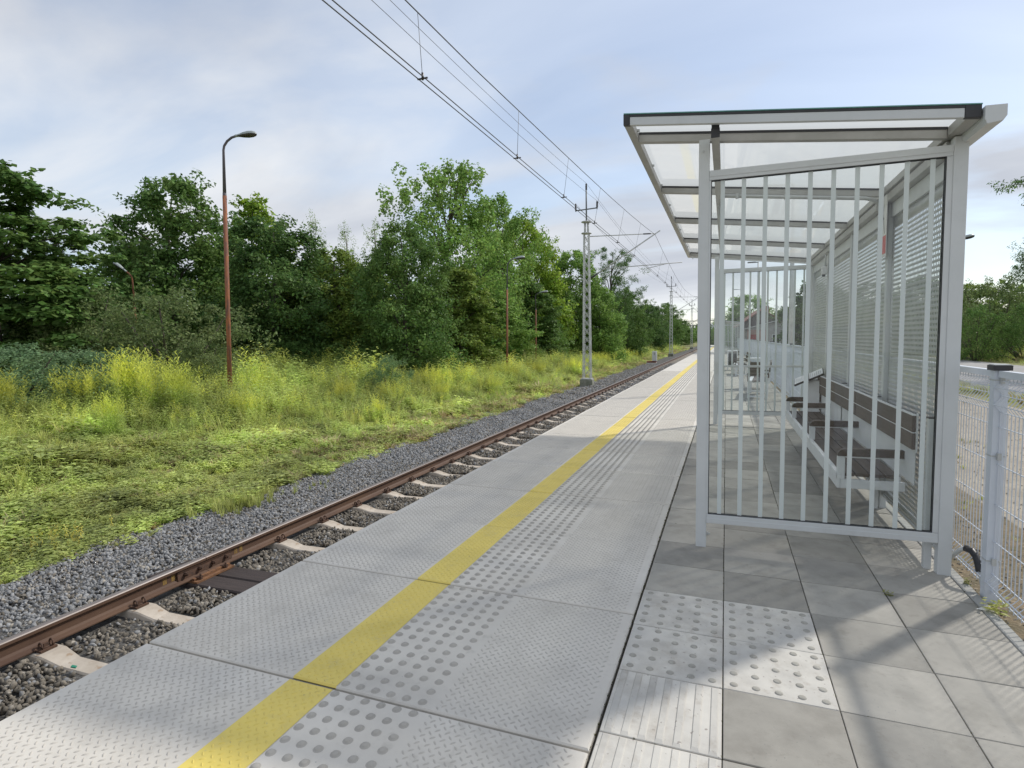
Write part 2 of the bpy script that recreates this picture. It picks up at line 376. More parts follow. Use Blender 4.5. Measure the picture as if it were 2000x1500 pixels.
# ------------------------------------------------------------------ helpers: meshes and objects
class MB:
    def __init__(s):
        s.v, s.f, s.m, s.sm = [], [], [], []
    def add(s, vs, fs, mi=0, smooth=False):
        o = len(s.v)
        s.v.extend([tuple(p) for p in vs])
        for f in fs:
            s.f.append(tuple(i + o for i in f)); s.m.append(mi); s.sm.append(smooth)
        return s
    def box(s, x0, x1, y0, y1, z0, z1, mi=0, rz=None):
        vs = [(x0, y0, z0), (x1, y0, z0), (x1, y1, z0), (x0, y1, z0), (x0, y0, z1), (x1, y0, z1), (x1, y1, z1), (x0, y1, z1)]
        if rz:  # rz(x, y) adds a height: for pieces that follow a slope
            vs = [(x, y, z + rz(x, y)) for x, y, z in vs]
        return s.add(vs, [(0, 3, 2, 1), (4, 5, 6, 7), (0, 1, 5, 4), (1, 2, 6, 5), (2, 3, 7, 6), (3, 0, 4, 7)], mi)
    def chbox(s, x0, x1, y0, y1, z0, z1, c, mi=0):
        """box with chamfered top edge"""
        vs = [(x0, y0, z0), (x1, y0, z0), (x1, y1, z0), (x0, y1, z0),
              (x0, y0, z1 - c), (x1, y0, z1 - c), (x1, y1, z1 - c), (x0, y1, z1 - c),
              (x0 + c, y0 + c, z1), (x1 - c, y0 + c, z1), (x1 - c, y1 - c, z1), (x0 + c, y1 - c, z1)]
        fs = [(0, 3, 2, 1), (8, 9, 10, 11)]
        for i in range(4):
            j = (i + 1) % 4
            fs += [(i, j, j + 4, i + 4), (i + 4, j + 4, j + 8, i + 8)]
        return s.add(vs, fs, mi)
    def tube(s, pts, r, n=8, mi=0, cap=True, smooth=True):
        P = [Vector(p) for p in pts]
        rr = r if isinstance(r, (list, tuple)) else [r] * len(P)
        vs, fs = [], []
        prev = None
        for i, p in enumerate(P):
            t = (P[min(i + 1, len(P) - 1)] - P[max(i - 1, 0)]).normalized()
            if prev is None:
                a = Vector((0, 0, 1)) if abs(t.z) < 0.9 else Vector((1, 0, 0))
                u = t.cross(a).normalized()
            else:
                u = (prev - t * prev.dot(t)).normalized()
            prev = u
            w = t.cross(u)
            for k in range(n):
                a = 2 * math.pi * k / n
                vs.append(p + (u * math.cos(a) + w * math.sin(a)) * rr[i])
        for i in range(len(P) - 1):
            for k in range(n):
                k2 = (k + 1) % n
                fs.append((i * n + k, i * n + k2, (i + 1) * n + k2, (i + 1) * n + k))
        s.add(vs, fs, mi, smooth)
        if cap:
            o = len(s.v) - len(vs)
            s.f.append(tuple(o + k for k in reversed(range(n)))); s.m.append(mi); s.sm.append(False)
            s.f.append(tuple(o + (len(P) - 1) * n + k for k in range(n))); s.m.append(mi); s.sm.append(False)
        return s
    def prism(s, prof, axis, a0, a1, mi=0, smooth=False):
        """closed profile extruded along 'x' or 'y' (profile in the two other coordinates, z second)"""
        n = len(prof)
        mk = (lambda p, a: (p[0], a, p[1])) if axis == 'y' else (lambda p, a: (a, p[0], p[1]))
        vs = [mk(p, a0) for p in prof] + [mk(p, a1) for p in prof]
        fs = [(i, (i + 1) % n, (i + 1) % n + n, i + n) for i in range(n)]
        fs += [tuple(reversed(range(n))), tuple(range(n, 2 * n))]
        return s.add(vs, fs, mi, smooth)
    def lathe(s, prof, c=(0, 0, 0), n=16, mi=0, smooth=True):
        vs, fs = [], []
        for r_, z in prof:
            for k in range(n):
                a = 2 * math.pi * k / n
                vs.append((c[0] + r_ * math.cos(a), c[1] + r_ * math.sin(a), c[2] + z))
        for i in range(len(prof) - 1):
            for k in range(n):
                k2 = (k + 1) % n
                fs.append((i * n + k, i * n + k2, (i + 1) * n + k2, (i + 1) * n + k))
        return s.add(vs, fs, mi, smooth)
    def mesh(s, name, mats):
        me = bpy.data.meshes.new(name)
        me.from_pydata(s.v, [], s.f)
        for m in mats:
            me.materials.append(m)
        me.polygons.foreach_set('material_index', s.m)
        me.polygons.foreach_set('use_smooth', s.sm)
        me.update()
        return me

def np_mesh(name, verts, faces, mats, midx=None):
    """mesh from arrays; faces (n,3) or (n,4)"""
    me = bpy.data.meshes.new(name)
    verts = np.asarray(verts, dtype=np.float32); faces = np.asarray(faces, dtype=np.int32)
    n, k = faces.shape
    me.vertices.add(len(verts)); me.vertices.foreach_set('co', verts.ravel())
    me.loops.add(n * k); me.loops.foreach_set('vertex_index', faces.ravel())
    me.polygons.add(n)
    me.polygons.foreach_set('loop_start', np.arange(0, n * k, k, dtype=np.int32))
    for m in mats:
        me.materials.append(m)
    if midx is not None:
        me.polygons.foreach_set('material_index', np.asarray(midx, dtype=np.int32))
    me.update(calc_edges=True)
    me.validate()
    return me

def link(name, data, parent=None, loc=(0, 0, 0), rot=(0, 0, 0), scale=None, label=None, cat=None, kind=None, group=None, bevel=0):
    o = bpy.data.objects.new(name, data)
    COL.objects.link(o)
    o.parent = parent
    o.location = loc
    o.rotation_euler = rot
    if scale is not None:
        o.scale = scale if isinstance(scale, (tuple, list)) else (scale,) * 3
    if label: o['label'] = label
    if cat: o['category'] = cat
    if kind: o['kind'] = kind
    if group: o['group'] = group
    if bevel:
        b = o.modifiers.new('bevel', 'BEVEL'); b.width = bevel; b.segments = 2; b.limit_method = 'ANGLE'; b.angle_limit = R(50)
    return o

def empty(name, loc=(0, 0, 0), rot=(0, 0, 0), **k):
    return link(name, None, None, loc, rot, **k)

def part(name, mb, m, parent, bevel=0, kind=None, loc=(0, 0, 0), label=None):
    ms = m if isinstance(m, (list, tuple)) else [m]
    return link(name, mb.mesh(name, ms), parent, loc, bevel=bevel, kind=kind, label=label)

def copy_tree(o, parent=None):
    c = o.copy(); COL.objects.link(c); c.parent = parent
    for ch in list(o.children):
        copy_tree(ch, c)
    return c

def scatter(name, pts, rots, scls, idx, protos, kind='stuff', parent=None):
    """one object whose geometry nodes place the prototype meshes on its points"""
    pc = bpy.data.collections.new(name + '_kinds')
    for i, (me) in enumerate(protos):
        pc.objects.link(bpy.data.objects.new('%s_kind_%02d' % (name, i), me))
    me = bpy.data.meshes.new(name)
    pts = np.asarray(pts, dtype=np.float32)
    me.vertices.add(len(pts)); me.vertices.foreach_set('co', pts.ravel())
    a = me.attributes.new('rot', 'FLOAT_VECTOR', 'POINT'); a.data.foreach_set('vector', np.asarray(rots, dtype=np.float32).ravel())
    a = me.attributes.new('scl', 'FLOAT_VECTOR', 'POINT'); a.data.foreach_set('vector', np.asarray(scls, dtype=np.float32).ravel())
    a = me.attributes.new('idx', 'INT', 'POINT'); a.data.foreach_set('value', np.asarray(idx, dtype=np.int32))
    o = link(name, me, parent, kind=kind)
    ng = bpy.data.node_groups.new(name + '_nodes', 'GeometryNodeTree')
    ng.interface.new_socket('Geometry', in_out='INPUT', socket_type='NodeSocketGeometry')
    ng.interface.new_socket('Geometry', in_out='OUTPUT', socket_type='NodeSocketGeometry')
    n, l = ng.nodes, ng.links
    gi = n.new('NodeGroupInput'); go = n.new('NodeGroupOutput')
    m2p = n.new('GeometryNodeMeshToPoints')
    iop = n.new('GeometryNodeInstanceOnPoints')
    ci = n.new('GeometryNodeCollectionInfo')
    ci.inputs['Collection'].default_value = pc
    ci.inputs['Separate Children'].default_value = True
    ci.inputs['Reset Children'].default_value = True
    def attr(nm, ty):
        x = n.new('GeometryNodeInputNamedAttribute'); x.data_type = ty; x.inputs['Name'].default_value = nm
        return x.outputs['Attribute']
    l.new(gi.outputs[0], m2p.inputs['Mesh'])
    l.new(m2p.outputs[0], iop.inputs['Points'])
    l.new(ci.outputs[0], iop.inputs['Instance'])
    iop.inputs['Pick Instance'].default_value = True
    l.new(attr('idx', 'INT'), iop.inputs['Instance Index'])
    l.new(attr('rot', 'FLOAT_VECTOR'), iop.inputs['Rotation'])
    l.new(attr('scl', 'FLOAT_VECTOR'), iop.inputs['Scale'])
    l.new(iop.outputs[0], go.inputs[0])
    md = o.modifiers.new('scatter', 'NODES'); md.node_group = ng
    return o

SLOPE = 0.018                        # the platform falls away from the track
def zp(x): return -SLOPE * x         # height of its surface

# ------------------------------------------------------------------ ground and terrain
GX, GZ = [-900, -30, -22, -16, -12, -8.2], [0.05, 0.05, -0.12, -0.42, -0.82, -1.07]
def ground_z(x):
    if x < -8.2:
        return float(np.interp(x, GX, GZ))
    return -1.07 if x < 1.0 else -0.12
def sheet(name, prof, y0, y1, m, ny=2, kind='structure', parent=None, label=None):
    ys = np.linspace(y0, y1, ny)
    v = [(x, y, z) for y in ys for x, z in prof]
    k = len(prof)
    f = [(j * k + i, j * k + i + 1, (j + 1) * k + i + 1, (j + 1) * k + i) for j in range(ny - 1) for i in range(k - 1)]
    return link(name, np_mesh(name, v, f, [m]), parent, kind=kind)
sheet('ground', list(zip(GX, GZ)) + [ (-2.0, -1.10), (1.2, -1.10), (1.45, -0.16), (2.6, -0.13), (60, -0.2), (900, -0.2)], -60, 1600, MT['earth'])
sheet('ballast_bed', [(-8.1, -1.065), (-7.0, -0.985), (-6.2, -0.93), (-2.75, -0.93)], -20, 500, MT['bed'])
sheet('gravel_lot', [(1.9, -0.105), (2.6, -0.10), (7.2, -0.14), (9.0, -0.16)], -20, 400, MT['sand'])
sheet('gravel_road', [(7.6, -0.125), (8.2, -0.12), (16.5, -0.15)], -20, 400, MT['road'])
sheet('soil_strip', [(1.55, -0.066), (1.95, -0.075), (2.5, -0.094), (2.7, -0.11)], -6, 160, MT['litter'])

# ------------------------------------------------------------------ the platform
platform = empty('platform', rot=(0, SLOPE, 0), kind='structure')
part('foundation', MB().box(-2.80, 1.53, -20, 260, -1.2, -0.112), MT['kerb'], platform)
part('joint_filling', MB().box(-.47, 1.61, -12, 260, -0.07, -0.020), MT['joint'], platform)
part('joint_filling', MB().box(-2.86, -.4701, -12, 260, -0.11, -0.055), MT['joint'], platform)
SX0, SX1, SLEN = -2.945, -0.477, 1.233
def slab_mesh():
    return MB().chbox(SX0, SX1, 0.0, SLEN, -0.12, 0.0, 0.007).mesh('slab', [MT['slab']])
def tread_mesh(name, x0, x1, m, y0=0.022, y1=SLEN - 0.018, z=0.0):
    """raised lens-shaped marks in two crossing directions, as on chequer plate"""
    pq = 0.0335
    V, F = [], []
    base = np.array([(-.0155, 0, 0), (-.006, -.0042, 0), (.006, -.0042, 0), (.0155, 0, 0), (.006, .0042, 0), (-.006, .0042, 0),
                     (-.0065, 0, .0048), (.0065, 0, .0048)])
    fc = np.array([(0, 1, 6, 6), (1, 2, 7, 6), (2, 3, 7, 7), (3, 4, 7, 7), (4, 5, 6, 7), (5, 0, 6, 6)])
    tri = []
    for q in fc:
        q = list(dict.fromkeys(q))
        tri.append(q[:3])
        if len(q) == 4: tri.append([q[0], q[2], q[3]])
    tri = np.array(tri)
    cs = []
    c45 = math.sqrt(.5)
    for i in range(-60, 130):
        for j in range(-60, 130):
            x_, y_ = x0 + pq * (i - j) * c45, pq * (i + j) * c45
            if x0 + .008 < x_ < x1 - .008 and y0 < y_ < y1:
                cs.append((x_, y_, (i + j) % 2))
    cs = np.array(cs)
    for a, sel in ((R(45), 0), (R(-45), 1)):
        rot = np.array([(math.cos(a), math.sin(a), 0), (-math.sin(a), math.cos(a), 0), (0, 0, 1)])
        b = base @ rot
        c = cs[cs[:, 2] == sel]
        v = (b[None] + np.concatenate([c[:, :2], np.full((len(c), 1), z)], 1)[:, None]).reshape(-1, 3)
        f = (tri[None] + (np.arange(len(c)) * 8)[:, None, None]).reshape(-1, 3) + sum(len(x) for x in V)
        V.append(v); F.append(f)
    return np_mesh(name, np.concatenate(V), np.concatenate(F), [m])
def stud_mesh(name, centres, m, k=1.0, flat=False):
    prof = [(.0225, .0), (.0205, .0022), (.0165, .0028), (.0148, .0072), (.0105, .0100), (.0001, .0108)] if not flat else \
           [(.0195, .0), (.0175, .0032), (.0120, .0050), (.0001, .0054)]
    n = 12 if not flat else 10
    b = []
    for r_, z in prof:
        for q in range(n):
            a = 2 * math.pi * q / n
            b.append((r_ * k * math.cos(a), r_ * k * math.sin(a), z))
    b = np.array(b)
    f = np.array([(i * n + q, i * n + (q + 1) % n, (i + 1) * n + (q + 1) % n, (i + 1) * n + q) for i in range(len(prof) - 1) for q in range(n)])
    c = np.array([(x, y, 0) for x, y in centres])
    v = (b[None] + c[:, None]).reshape(-1, 3)
    ff = (f[None] + (np.arange(len(c)) * len(b))[:, None, None]).reshape(-1, 4)
    me = np_mesh(name, v, ff, [m])
    return me
slab_me = slab_mesh()
band_me = MB()
YX0, YX1 = -1.966, -1.713
for (ya, yb, za, zb) in ((0.0, 0.009, -0.009, 0.0), (0.009, SLEN - 0.009, 0.0, 0.0), (SLEN - 0.009, SLEN, 0.0, -0.009)):
    band_me.add([(YX0, ya, za + .0022), (YX1, ya, za + .0022), (YX1, yb, zb + .0022), (YX0, yb, zb + .0022)], [(0, 1, 2, 3)])
band_me.add([(YX0, 0, -.0068), (YX1, 0, -.0068), (YX1, 0, -.012), (YX0, 0, -.012)], [(0, 3, 2, 1)])
band_me = band_me.mesh('yellow_band', [MT['yellow']])
tread_l = tread_mesh('tread_marks', -2.90, -1.972, MT['slab_mark'])
tread_y = tread_mesh('tread_marks', -1.960, -1.716, MT['yellow'], z=0.0022)
tread_r = tread_mesh('tread_marks', -1.205, -0.530, MT['slab_mark'])
stud_c = [(-1.685 + 0.084 * i, 0.040 + 0.083 * j) for i in range(6) for j in range(15)]
studs_me = stud_mesh('tactile_studs', stud_c, MT['slab_stud'])
for k in range(-4, 62):
    y = 2.232 + 1.248 * k
    dz = rnd.uniform(-0.004, 0.004)
    s = link('slab', slab_me, platform, (0, y, dz), (rnd.uniform(-.0022, .0022), rnd.uniform(-.0008, .0008), rnd.uniform(-.0008, .0008)))
    yb = link('yellow_band', band_me, s)
    if k < 46:
        link('tactile_studs', studs_me, s, kind='stuff')
    if k < 22:
        link('tread_marks', tread_l, s, kind='stuff')
        link('tread_marks', tread_r, s, kind='stuff')
        link('tread_marks', tread_y, s, kind='stuff', label='raised marks under the yellow paint')
far = MB(); fary = MB()
for k in range(62, 200):
    y = 2.232 + 1.248 * k
    far.box(SX0, SX1, y, y + SLEN, -0.12, 0)
    fary.add([(YX0, y, .004), (YX1, y, .004), (YX1, y + SLEN, .004), (YX0, y + SLEN, .004)], [(0, 1, 2, 3)])
part('far_slabs', far, MT['slab'], platform, kind='stuff')
part('far_yellow_band', fary, MT['yellow'], platform, kind='stuff')

paver_me = [MB().chbox(0.0025, 0.4975, 0.0025, 0.4975, -0.06, 0.0, 0.0022 + 0.0006 * i).mesh('paver', [MT['paver']]) for i in range(2)]
tpaver_me = MB().chbox(0.0025, 0.4975, 0.0025, 0.4975, -0.06, 0.0, 0.003).mesh('tactile_paver', [MT['paver_light']])
pstud_me = stud_mesh('paver_studs', [(0.05 + 0.1 * i, 0.05 + 0.1 * j) for i in range(5) for j in range(5)], MT['stud_worn'], flat=True)
rib = MB()
for i in range(7):
    xc = 0.036 + 0.0715 * i
    w0, w1, h = 0.0175, 0.0130, 0.0058
    ya, yb = 0.006, 0.492
    rib.add([(xc - w0, ya, 0), (xc + w0, ya, 0), (xc + w0, yb, 0), (xc - w0, yb, 0), (xc - w1, ya + .02, h), (xc + w1, ya + .02, h), (xc + w1, yb - .01, h), (xc - w1, yb - .01, h)],
            [(4, 5, 6, 7), (0, 1, 5, 4), (1, 2, 6, 5), (2, 3, 7, 6), (3, 0, 4, 7)])
rib_me = rib.mesh('guide_ribs', [MT['paver_light']])
PX0, PY0 = -0.465, 2.869
for r_ in range(-8, 30):
    for c in range(4):
        x, y = PX0 + 0.5 * c, PY0 + 0.5 * r_
        loc = (x + rnd.uniform(-.001, .001), y + rnd.uniform(-.0012, .0012), rnd.uniform(-.0025, .0005) + (-.002 if c == 0 else 0))
        rot = (rnd.uniform(-.003, .003), rnd.uniform(-.003, .003), rnd.uniform(-.0015, .0015))
        if c < 2 and r_ in (0, 1):
            t = link('studded_paver', tpaver_me, platform, loc, rot)
            link('paver_studs', pstud_me, t, kind='stuff')
        elif c == 0 and -8 <= r_ < 0:
            t = link('ribbed_paver', tpaver_me, platform, loc, rot)
            link('guide_ribs', rib_me, t, kind='stuff')
        else:
            link('paver', rnd.choice(paver_me), platform, loc, rot)
far = MB()
for r_ in range(30, 480):
    for c in range(4):
        x, y = PX0 + 0.5 * c, PY0 + 0.5 * r_
        far.box(x + .003, x + .497, y + .003, y + .497, -0.05, rnd.uniform(-.002, .0))
part('far_pavers', far, MT['paver'], platform, kind='stuff')
kerb_me = MB().chbox(1.540, 1.612, 0.004, 0.996, -0.25, -0.003, 0.005).mesh('kerb_stone', [MT['kerb']])
for k in range(-4, 60):
    link('kerb_stone', kerb_me, platform, (rnd.uniform(-.002, .002), 0.33 + k, rnd.uniform(-.003, .002)), (0, 0, rnd.uniform(-.002, .002)))
part('far_kerb', MB().box(1.540, 1.612, 56.4, 260, -0.25, -0.004), MT['kerb'], platform)
# moss and grit tufts in the joints
tuft = MB()
for i in range(9):
    a = i * 2.4; l_ = 0.5 + 0.5 * ((i * 37) % 10) / 10
    d = Vector((math.cos(a), math.sin(a), 0))
    p = d * 0.15 * l_
    tuft.add([p * 0.2 - d.orthogonal() * .12, p * 0.2 + d.orthogonal() * .12, p + d * .45 * l_ + Vector((0, 0, .75 * l_))], [(0, 1, 2)])
tuft_me = tuft.mesh('moss_tuft', [MT['moss']])
pts, rots, scl = [], [], []
for i in range(1500):
    u = rnd.random()
    if u < .40:
        x, y = -0.476 + rnd.gauss(0, .003), 0.4 + 14 * rnd.random() ** 1.4
    elif u < .62:
        x, y = 0.033 + rnd.gauss(0, .0015), 0.4 + 14 * rnd.random() ** 1.6
    elif u < .85:
        x, y = 0.533 + 0.5 * rnd.randint(0, 2) + rnd.gauss(0, .0015), 0.6 + 12 * rnd.random() ** 1.4
    else:
        x, y = rnd.uniform(-.46, 1.53), 2.869 + .5 * rnd.randint(-4, 14) + rnd.gauss(0, .0015)
    pts.append((x, y, zp(x) - 0.010)); rots.append((0, 0, rnd.random() * 6.28)); s_ = rnd.choice((.006, .008, .010, .014)) * rnd.uniform(.7, 1.3)
    scl.append((s_, s_, s_ * 1.1))
scatter('joint_moss', pts, rots, scl, [0] * len(pts), [tuft_me])

# ------------------------------------------------------------------ the track
track = empty('railway_track', kind='structure')
RZ = -0.68                             # top of rail
def rail_profile(xc):
    h = [(-.075, -.172), (.075, -.172), (.075, -.161), (.030, -.145), (.0095, -.128), (.008, -.09), (.0095, -.052), (.036, -.039), (.0365, -.012), (.030, -.003), (.012, 0),
         (-.012, 0), (-.030, -.003), (-.0365, -.012), (-.036, -.039), (-.0095, -.052), (-.008, -.09), (-.0095, -.128), (-.030, -.145), (-.075, -.161)]
    return [(xc + a, RZ + b) for a, b in h]
JY = 4.80                              # rail joint
for xc in (-5.433, -3.925):
    for y0, y1 in ((-20, JY - .003), (JY + .003, 420)):
        mb = MB(); mb.prism(rail_profile(xc), 'y', y0, y1)
        me = mb.mesh('rail', [MT['rail_side'], MT['rail_top']])
        for i in (8, 9, 10, 11, 12):
            me.polygons[i].material_index = 1
        for p in list(me.polygons)[:20]:
            p.use_smooth = False
        link('rail', me, track)
# concrete sleepers: two raised rail seats, lower and narrower middle
def sleeper_mesh():
    prof = [(-1.27, -.035, .105), (-.98, 0, .105), (-.56, 0, .105), (-.36, -.05, .088), (.36, -.05, .088), (.56, 0, .105), (.98, 0, .105), (1.27, -.035, .105)]
    v, f = [], []
    for x, z, w in prof:
        v += [(x, -w - .03, -.20), (x, -w, z - .012), (x, -w + .012, z), (x, w - .012, z), (x, w, z - .012), (x, w + .03, -.20)]
    n = 6
    for i in range(len(prof) - 1):
        for k in range(n - 1):
            f.append((i * n + k, i * n + k + 1, (i + 1) * n + k + 1, (i + 1) * n + k))
    mb = MB(); mb.add(v, [tuple(reversed(q)) for q in f])
    mb.add([v[k] for k in range(6)], [(0, 1, 2, 3, 4, 5)]); mb.add([v[-6 + k] for k in range(6)], [(5, 4, 3, 2, 1, 0)])
    return mb.mesh('sleeper', [MT['sleeper']])
sleeper_me = sleeper_mesh()
def clip_mesh(sgn):
    mb = MB()
    for yy in (-.042, .042):
        ring = [(sgn * (.095 + .030 * math.cos(a)), yy + .010 * math.sin(a * .5), .034 + .030 * math.sin(a)) for a in [i * 2 * math.pi / 12 for i in range(13)]]
        mb.tube(ring, .0085, 6, cap=False)
    mb.tube([(sgn * .10, -.05, .012), (sgn * .115, 0, .02), (sgn * .10, .05, .012)], .009, 6)
    mb.box(min(sgn * .06, sgn * .145), max(sgn * .06, sgn * .145), -.065, .065, -.004, .014)
    mb.box(min(sgn * .088, sgn * .112), max(sgn * .088, sgn * .112), -.02, .02, .014, .052)
    return mb.mesh('rail_clip', [MT['rust']])
clip_in, clip_out = clip_mesh(1), clip_mesh(-1)
seat_me = MB().box(-.085, .085, -.075, .075, -.008, .0).mesh('rail_pad', [MT['black']])
AX = -4.679
ys = [JY + 1.10 + 0.838 * i for i in range(70)] + [JY - 0.845 - 0.84 * i for i in range(9)]
for y in ys:
    sl = link('sleeper', sleeper_me, track, (AX + rnd.uniform(-.01, .01), y + rnd.uniform(-.012, .012), RZ - .182), (0, 0, rnd.uniform(-.008, .008)))
    if y < 45:
        for xr in (-.754, .754):
            link('rail_pad', seat_me, sl, (xr, 0, .008))
            link('rail_clip', clip_in, sl, (xr, 0, .006))
            link('rail_clip', clip_out, sl, (xr, 0, .006))
far = MB()
base_v = [(v.co.x, v.co.y, v.co.z) for v in sleeper_me.vertices]
base_f = [tuple(p.vertices) for p in sleeper_me.polygons]
y = max(ys)
for i in range(260):
    y += .838
    far.add([(AX + a, y + b, RZ - .182 + c) for a, b, c in base_v], base_f)
part('far_sleepers', far, MT['sleeper'], track, kind='stuff')
# wooden twin sleeper under the joint, ribbed plates, fishplates with bolts
for yy, tz in ((JY - .135, 0.0), (JY + .150, -.004)):
    w = MB(); w.chbox(-1.30, 1.30, -.132, .132, -.17, 0, .014)
    link('wooden_sleeper', w.mesh('wooden_sleeper', [MT['timber']]), track, (AX, yy, RZ - .196 + tz), (0, 0, rnd.uniform(-.006, .006)))
for xr in (-5.433, -3.925):
    part('base_plate', MB().box(xr - .17, xr + .17, JY - .25, JY + .26, RZ - .196, RZ - .176), MT['rust_bright'], track)
    for sd in (-1, 1):
        part('clamp_bar', MB().box(min(xr + sd * .082, xr + sd * .118), max(xr + sd * .082, xr + sd * .118), JY - .24, JY + .25, RZ - .176, RZ - .150), MT['rust_bright'], track, bevel=.004)
        xo = xr + sd * .030
        fp = MB().prism([(xr + sd * .012, RZ - .130), (xr + sd * .034, RZ - .142), (xr + sd * .030, RZ - .10), (xr + sd * .026, RZ - .075), (xr + sd * .034, RZ - .050), (xr + sd * .012, RZ - .054)], 'y', JY - .36, JY + .36)
        fo = part('fishplate', fp, MT['rust'], track)
        for q in range(4):
            yb = JY - .27 + .18 * q
            b = MB().tube([(xr + sd * .026, yb, RZ - .092), (xr + sd * .062, yb, RZ - .092)], .022, 6, smooth=False)
            b.tube([(xr + sd * .06, yb, RZ - .092), (xr + sd * .078, yb, RZ - .092)], .011, 6)
            part('bolt', b, MT['rust'], fo)
        for q in (-.17, .17):
            b = MB().tube([(xr + sd * .135, JY + q, RZ - .176), (xr + sd * .135, JY + q, RZ - .140)], .020, 6, smooth=False)
            b.tube([(xr + sd * .135, JY + q, RZ - .145), (xr + sd * .135, JY + q, RZ - .112)], .011, 6)
            b.box(xr + sd * .11 - .03, xr + sd * .11 + .03, JY + q - .03, JY + q + .03, RZ - .158, RZ - .146)
            part('screw_spike', b, MT['rust'], track)
for q in (-.52, -.42, .42, .50):
    part('paint_mark', MB().add([(-5.433 + .0092, JY + q, RZ - .128), (-5.433 + .0092, JY + q + .045, RZ - .128), (-5.433 + .0100, JY + q + .045, RZ - .056), (-5.433 + .0100, JY + q, RZ - .056)],
                                [(0, 1, 2, 3)]).box(-5.433 + .011, -5.433 + .0112, JY + q, JY + q + .001, RZ - .13, RZ - .129), MT['rail_paint'], track)

# ballast stones
def rock(seed, m, flat=.6):
    rr = np.random.RandomState(seed)
    t = (1 + 5 ** .5) / 2
    v = np.array([(-1, t, 0), (1, t, 0), (-1, -t, 0), (1, -t, 0), (0, -1, t), (0, 1, t), (0, -1, -t), (0, 1, -t), (t, 0, -1), (t, 0, 1), (-t, 0, -1), (-t, 0, 1)], float)
    v /= np.linalg.norm(v, axis=1)[:, None]
    v *= rr.uniform(.5, 1.2, (12, 1))
    v *= np.array([1.0, rr.uniform(.65, .95), rr.uniform(.45, .75)])
    f = np.array([(0, 11, 5), (0, 5, 1), (0, 1, 7), (0, 7, 10), (0, 10, 11), (1, 5, 9), (5, 11, 4), (11, 10, 2), (10, 7, 6), (7, 1, 8), (3, 9, 4), (3, 4, 2), (3, 2, 6), (3, 6, 8), (3, 8, 9), (4, 9, 5), (2, 4, 11), (6, 2, 10), (8, 6, 7), (9, 8, 1)])
    return np_mesh('stone', v, f, [m])
stones = [rock(i, MT['rockA']) for i in range(4)] + [rock(10 + i, MT['rockB']) for i in range(4)] + [rock(20 + i, MT['rockC']) for i in range(2)]
rs = np.random.RandomState(3)
P, I, S = [], [], []
def bed_z(x):
    return np.interp(x, [-8.1, -7.0, -6.2, -2.75], [-1.065, -.985, -.93, -.93])
def add_zone(x0, x1, y0, y1, dens, size, mixB):
    n = int((x1 - x0) * (y1 - y0) * dens)
    x = rs.uniform(x0, x1, n); y = rs.uniform(y0, y1, n)
    s_ = rs.uniform(.65, 1.25, n) * size
    z = bed_z(x) + rs.uniform(0, .035, n) + .025 * np.sin(x * 5 + y * 3.1)
    # lower between the sleepers so that their sides show
    P.append(np.stack([x, y, z], 1)); S.append(s_)
    b = rs.uniform(0, 1, n) < mixB
    i = np.where(b, rs.randint(4, 8, n), rs.randint(0, 4, n))
    i = np.where(rs.uniform(0, 1, n) < .06, rs.randint(8, 10, n), i)
    I.append(i)
add_zone(-8.05, -5.55, .5, 11, 1000, .030, .15)
add_zone(-5.55, -2.8, 1.2, 11, 1020, .030, .9)
add_zone(-8.0, -5.55, 11, 24, 560, .038, .12)
add_zone(-5.55, -2.8, 11, 24, 560, .038, .8)
add_zone(-7.9, -2.8, 24, 60, 210, .055, .3)
add_zone(-8.5, -7.9, .5, 30, 150, .024, .2)
P = np.concatenate(P); I = np.concatenate(I); S = np.concatenate(S)
keep = ~((np.abs(P[:, 0] + 5.433) < .085) | (np.abs(P[:, 0] + 3.925) < .085))
ysl = np.array(ys)
dys = np.min(np.abs(P[:, 1][:, None] - ysl[None]), 1)
on = (dys < .115) & (np.abs(P[:, 0] - AX) < 1.27)
keep &= ~(on & (np.abs(P[:, 0] - AX) < .98 + 0 * P[:, 0]))
keep &= ~((np.abs(P[:, 1] - JY) < .29) & (np.abs(P[:, 0] - AX) < 1.22))
P, I, S = P[keep], I[keep], S[keep]
nP = len(P)
scatter('ballast', P, rs.uniform(0, 6.28, (nP, 3)) * np.array([.25, .25, 1]), np.stack([S * rs.uniform(.8, 1.3, nP), S * rs.uniform(.8, 1.2, nP), S * rs.uniform(.7, 1.1, nP)], 1), I, stones)
tag_chip = MB().box(-.02, .02, -.012, .012, 0, .012)
link('plastic_scrap', tag_chip.mesh('plastic_scrap', [MT['green_chip']]), None, (-4.86, 3.02, -.885), (.2, .3, .5),
     label='small green plastic scrap lying on the ballast by a sleeper', cat='litter', bevel=.004)

# ------------------------------------------------------------------ the waiting shelter
SH = empty('waiting_shelter', (0, 4.86, 0), label='glass and grey metal waiting shelter with sloping frosted roof beside the near fence', cat='shelter', group='platform shelters')
YB = [0.0, 1.76, 3.52, 5.28, 7.03]              # frame lines along the platform
FX0, FX1, BX0, BX1 = -0.182, -0.102, 1.460, 1.545
def rt(x, y=0): return 3.330 - .1136 * (x + .70)   # top of the roof frame
RH = .074
def shelter_post(x0, x1, yc, z1, d=.05):
    mb = MB().box(x0, x1, yc - d, yc + d - .02, zp(x1) - .02, z1)
    return part('post', mb, MT['metal'], SH, bevel=.005)
for yc in (0.02, 7.03):
    shelter_post(FX0, FX1, yc, rt(-.14) - RH - .002, .04)
    shelter_post(BX0, BX1, yc, rt(1.5) - RH - .002, .05)
for yc in YB[1:4]:
    shelter_post(BX0 + .012, BX1 - .015, yc, rt(1.5) - RH - .002, .05)
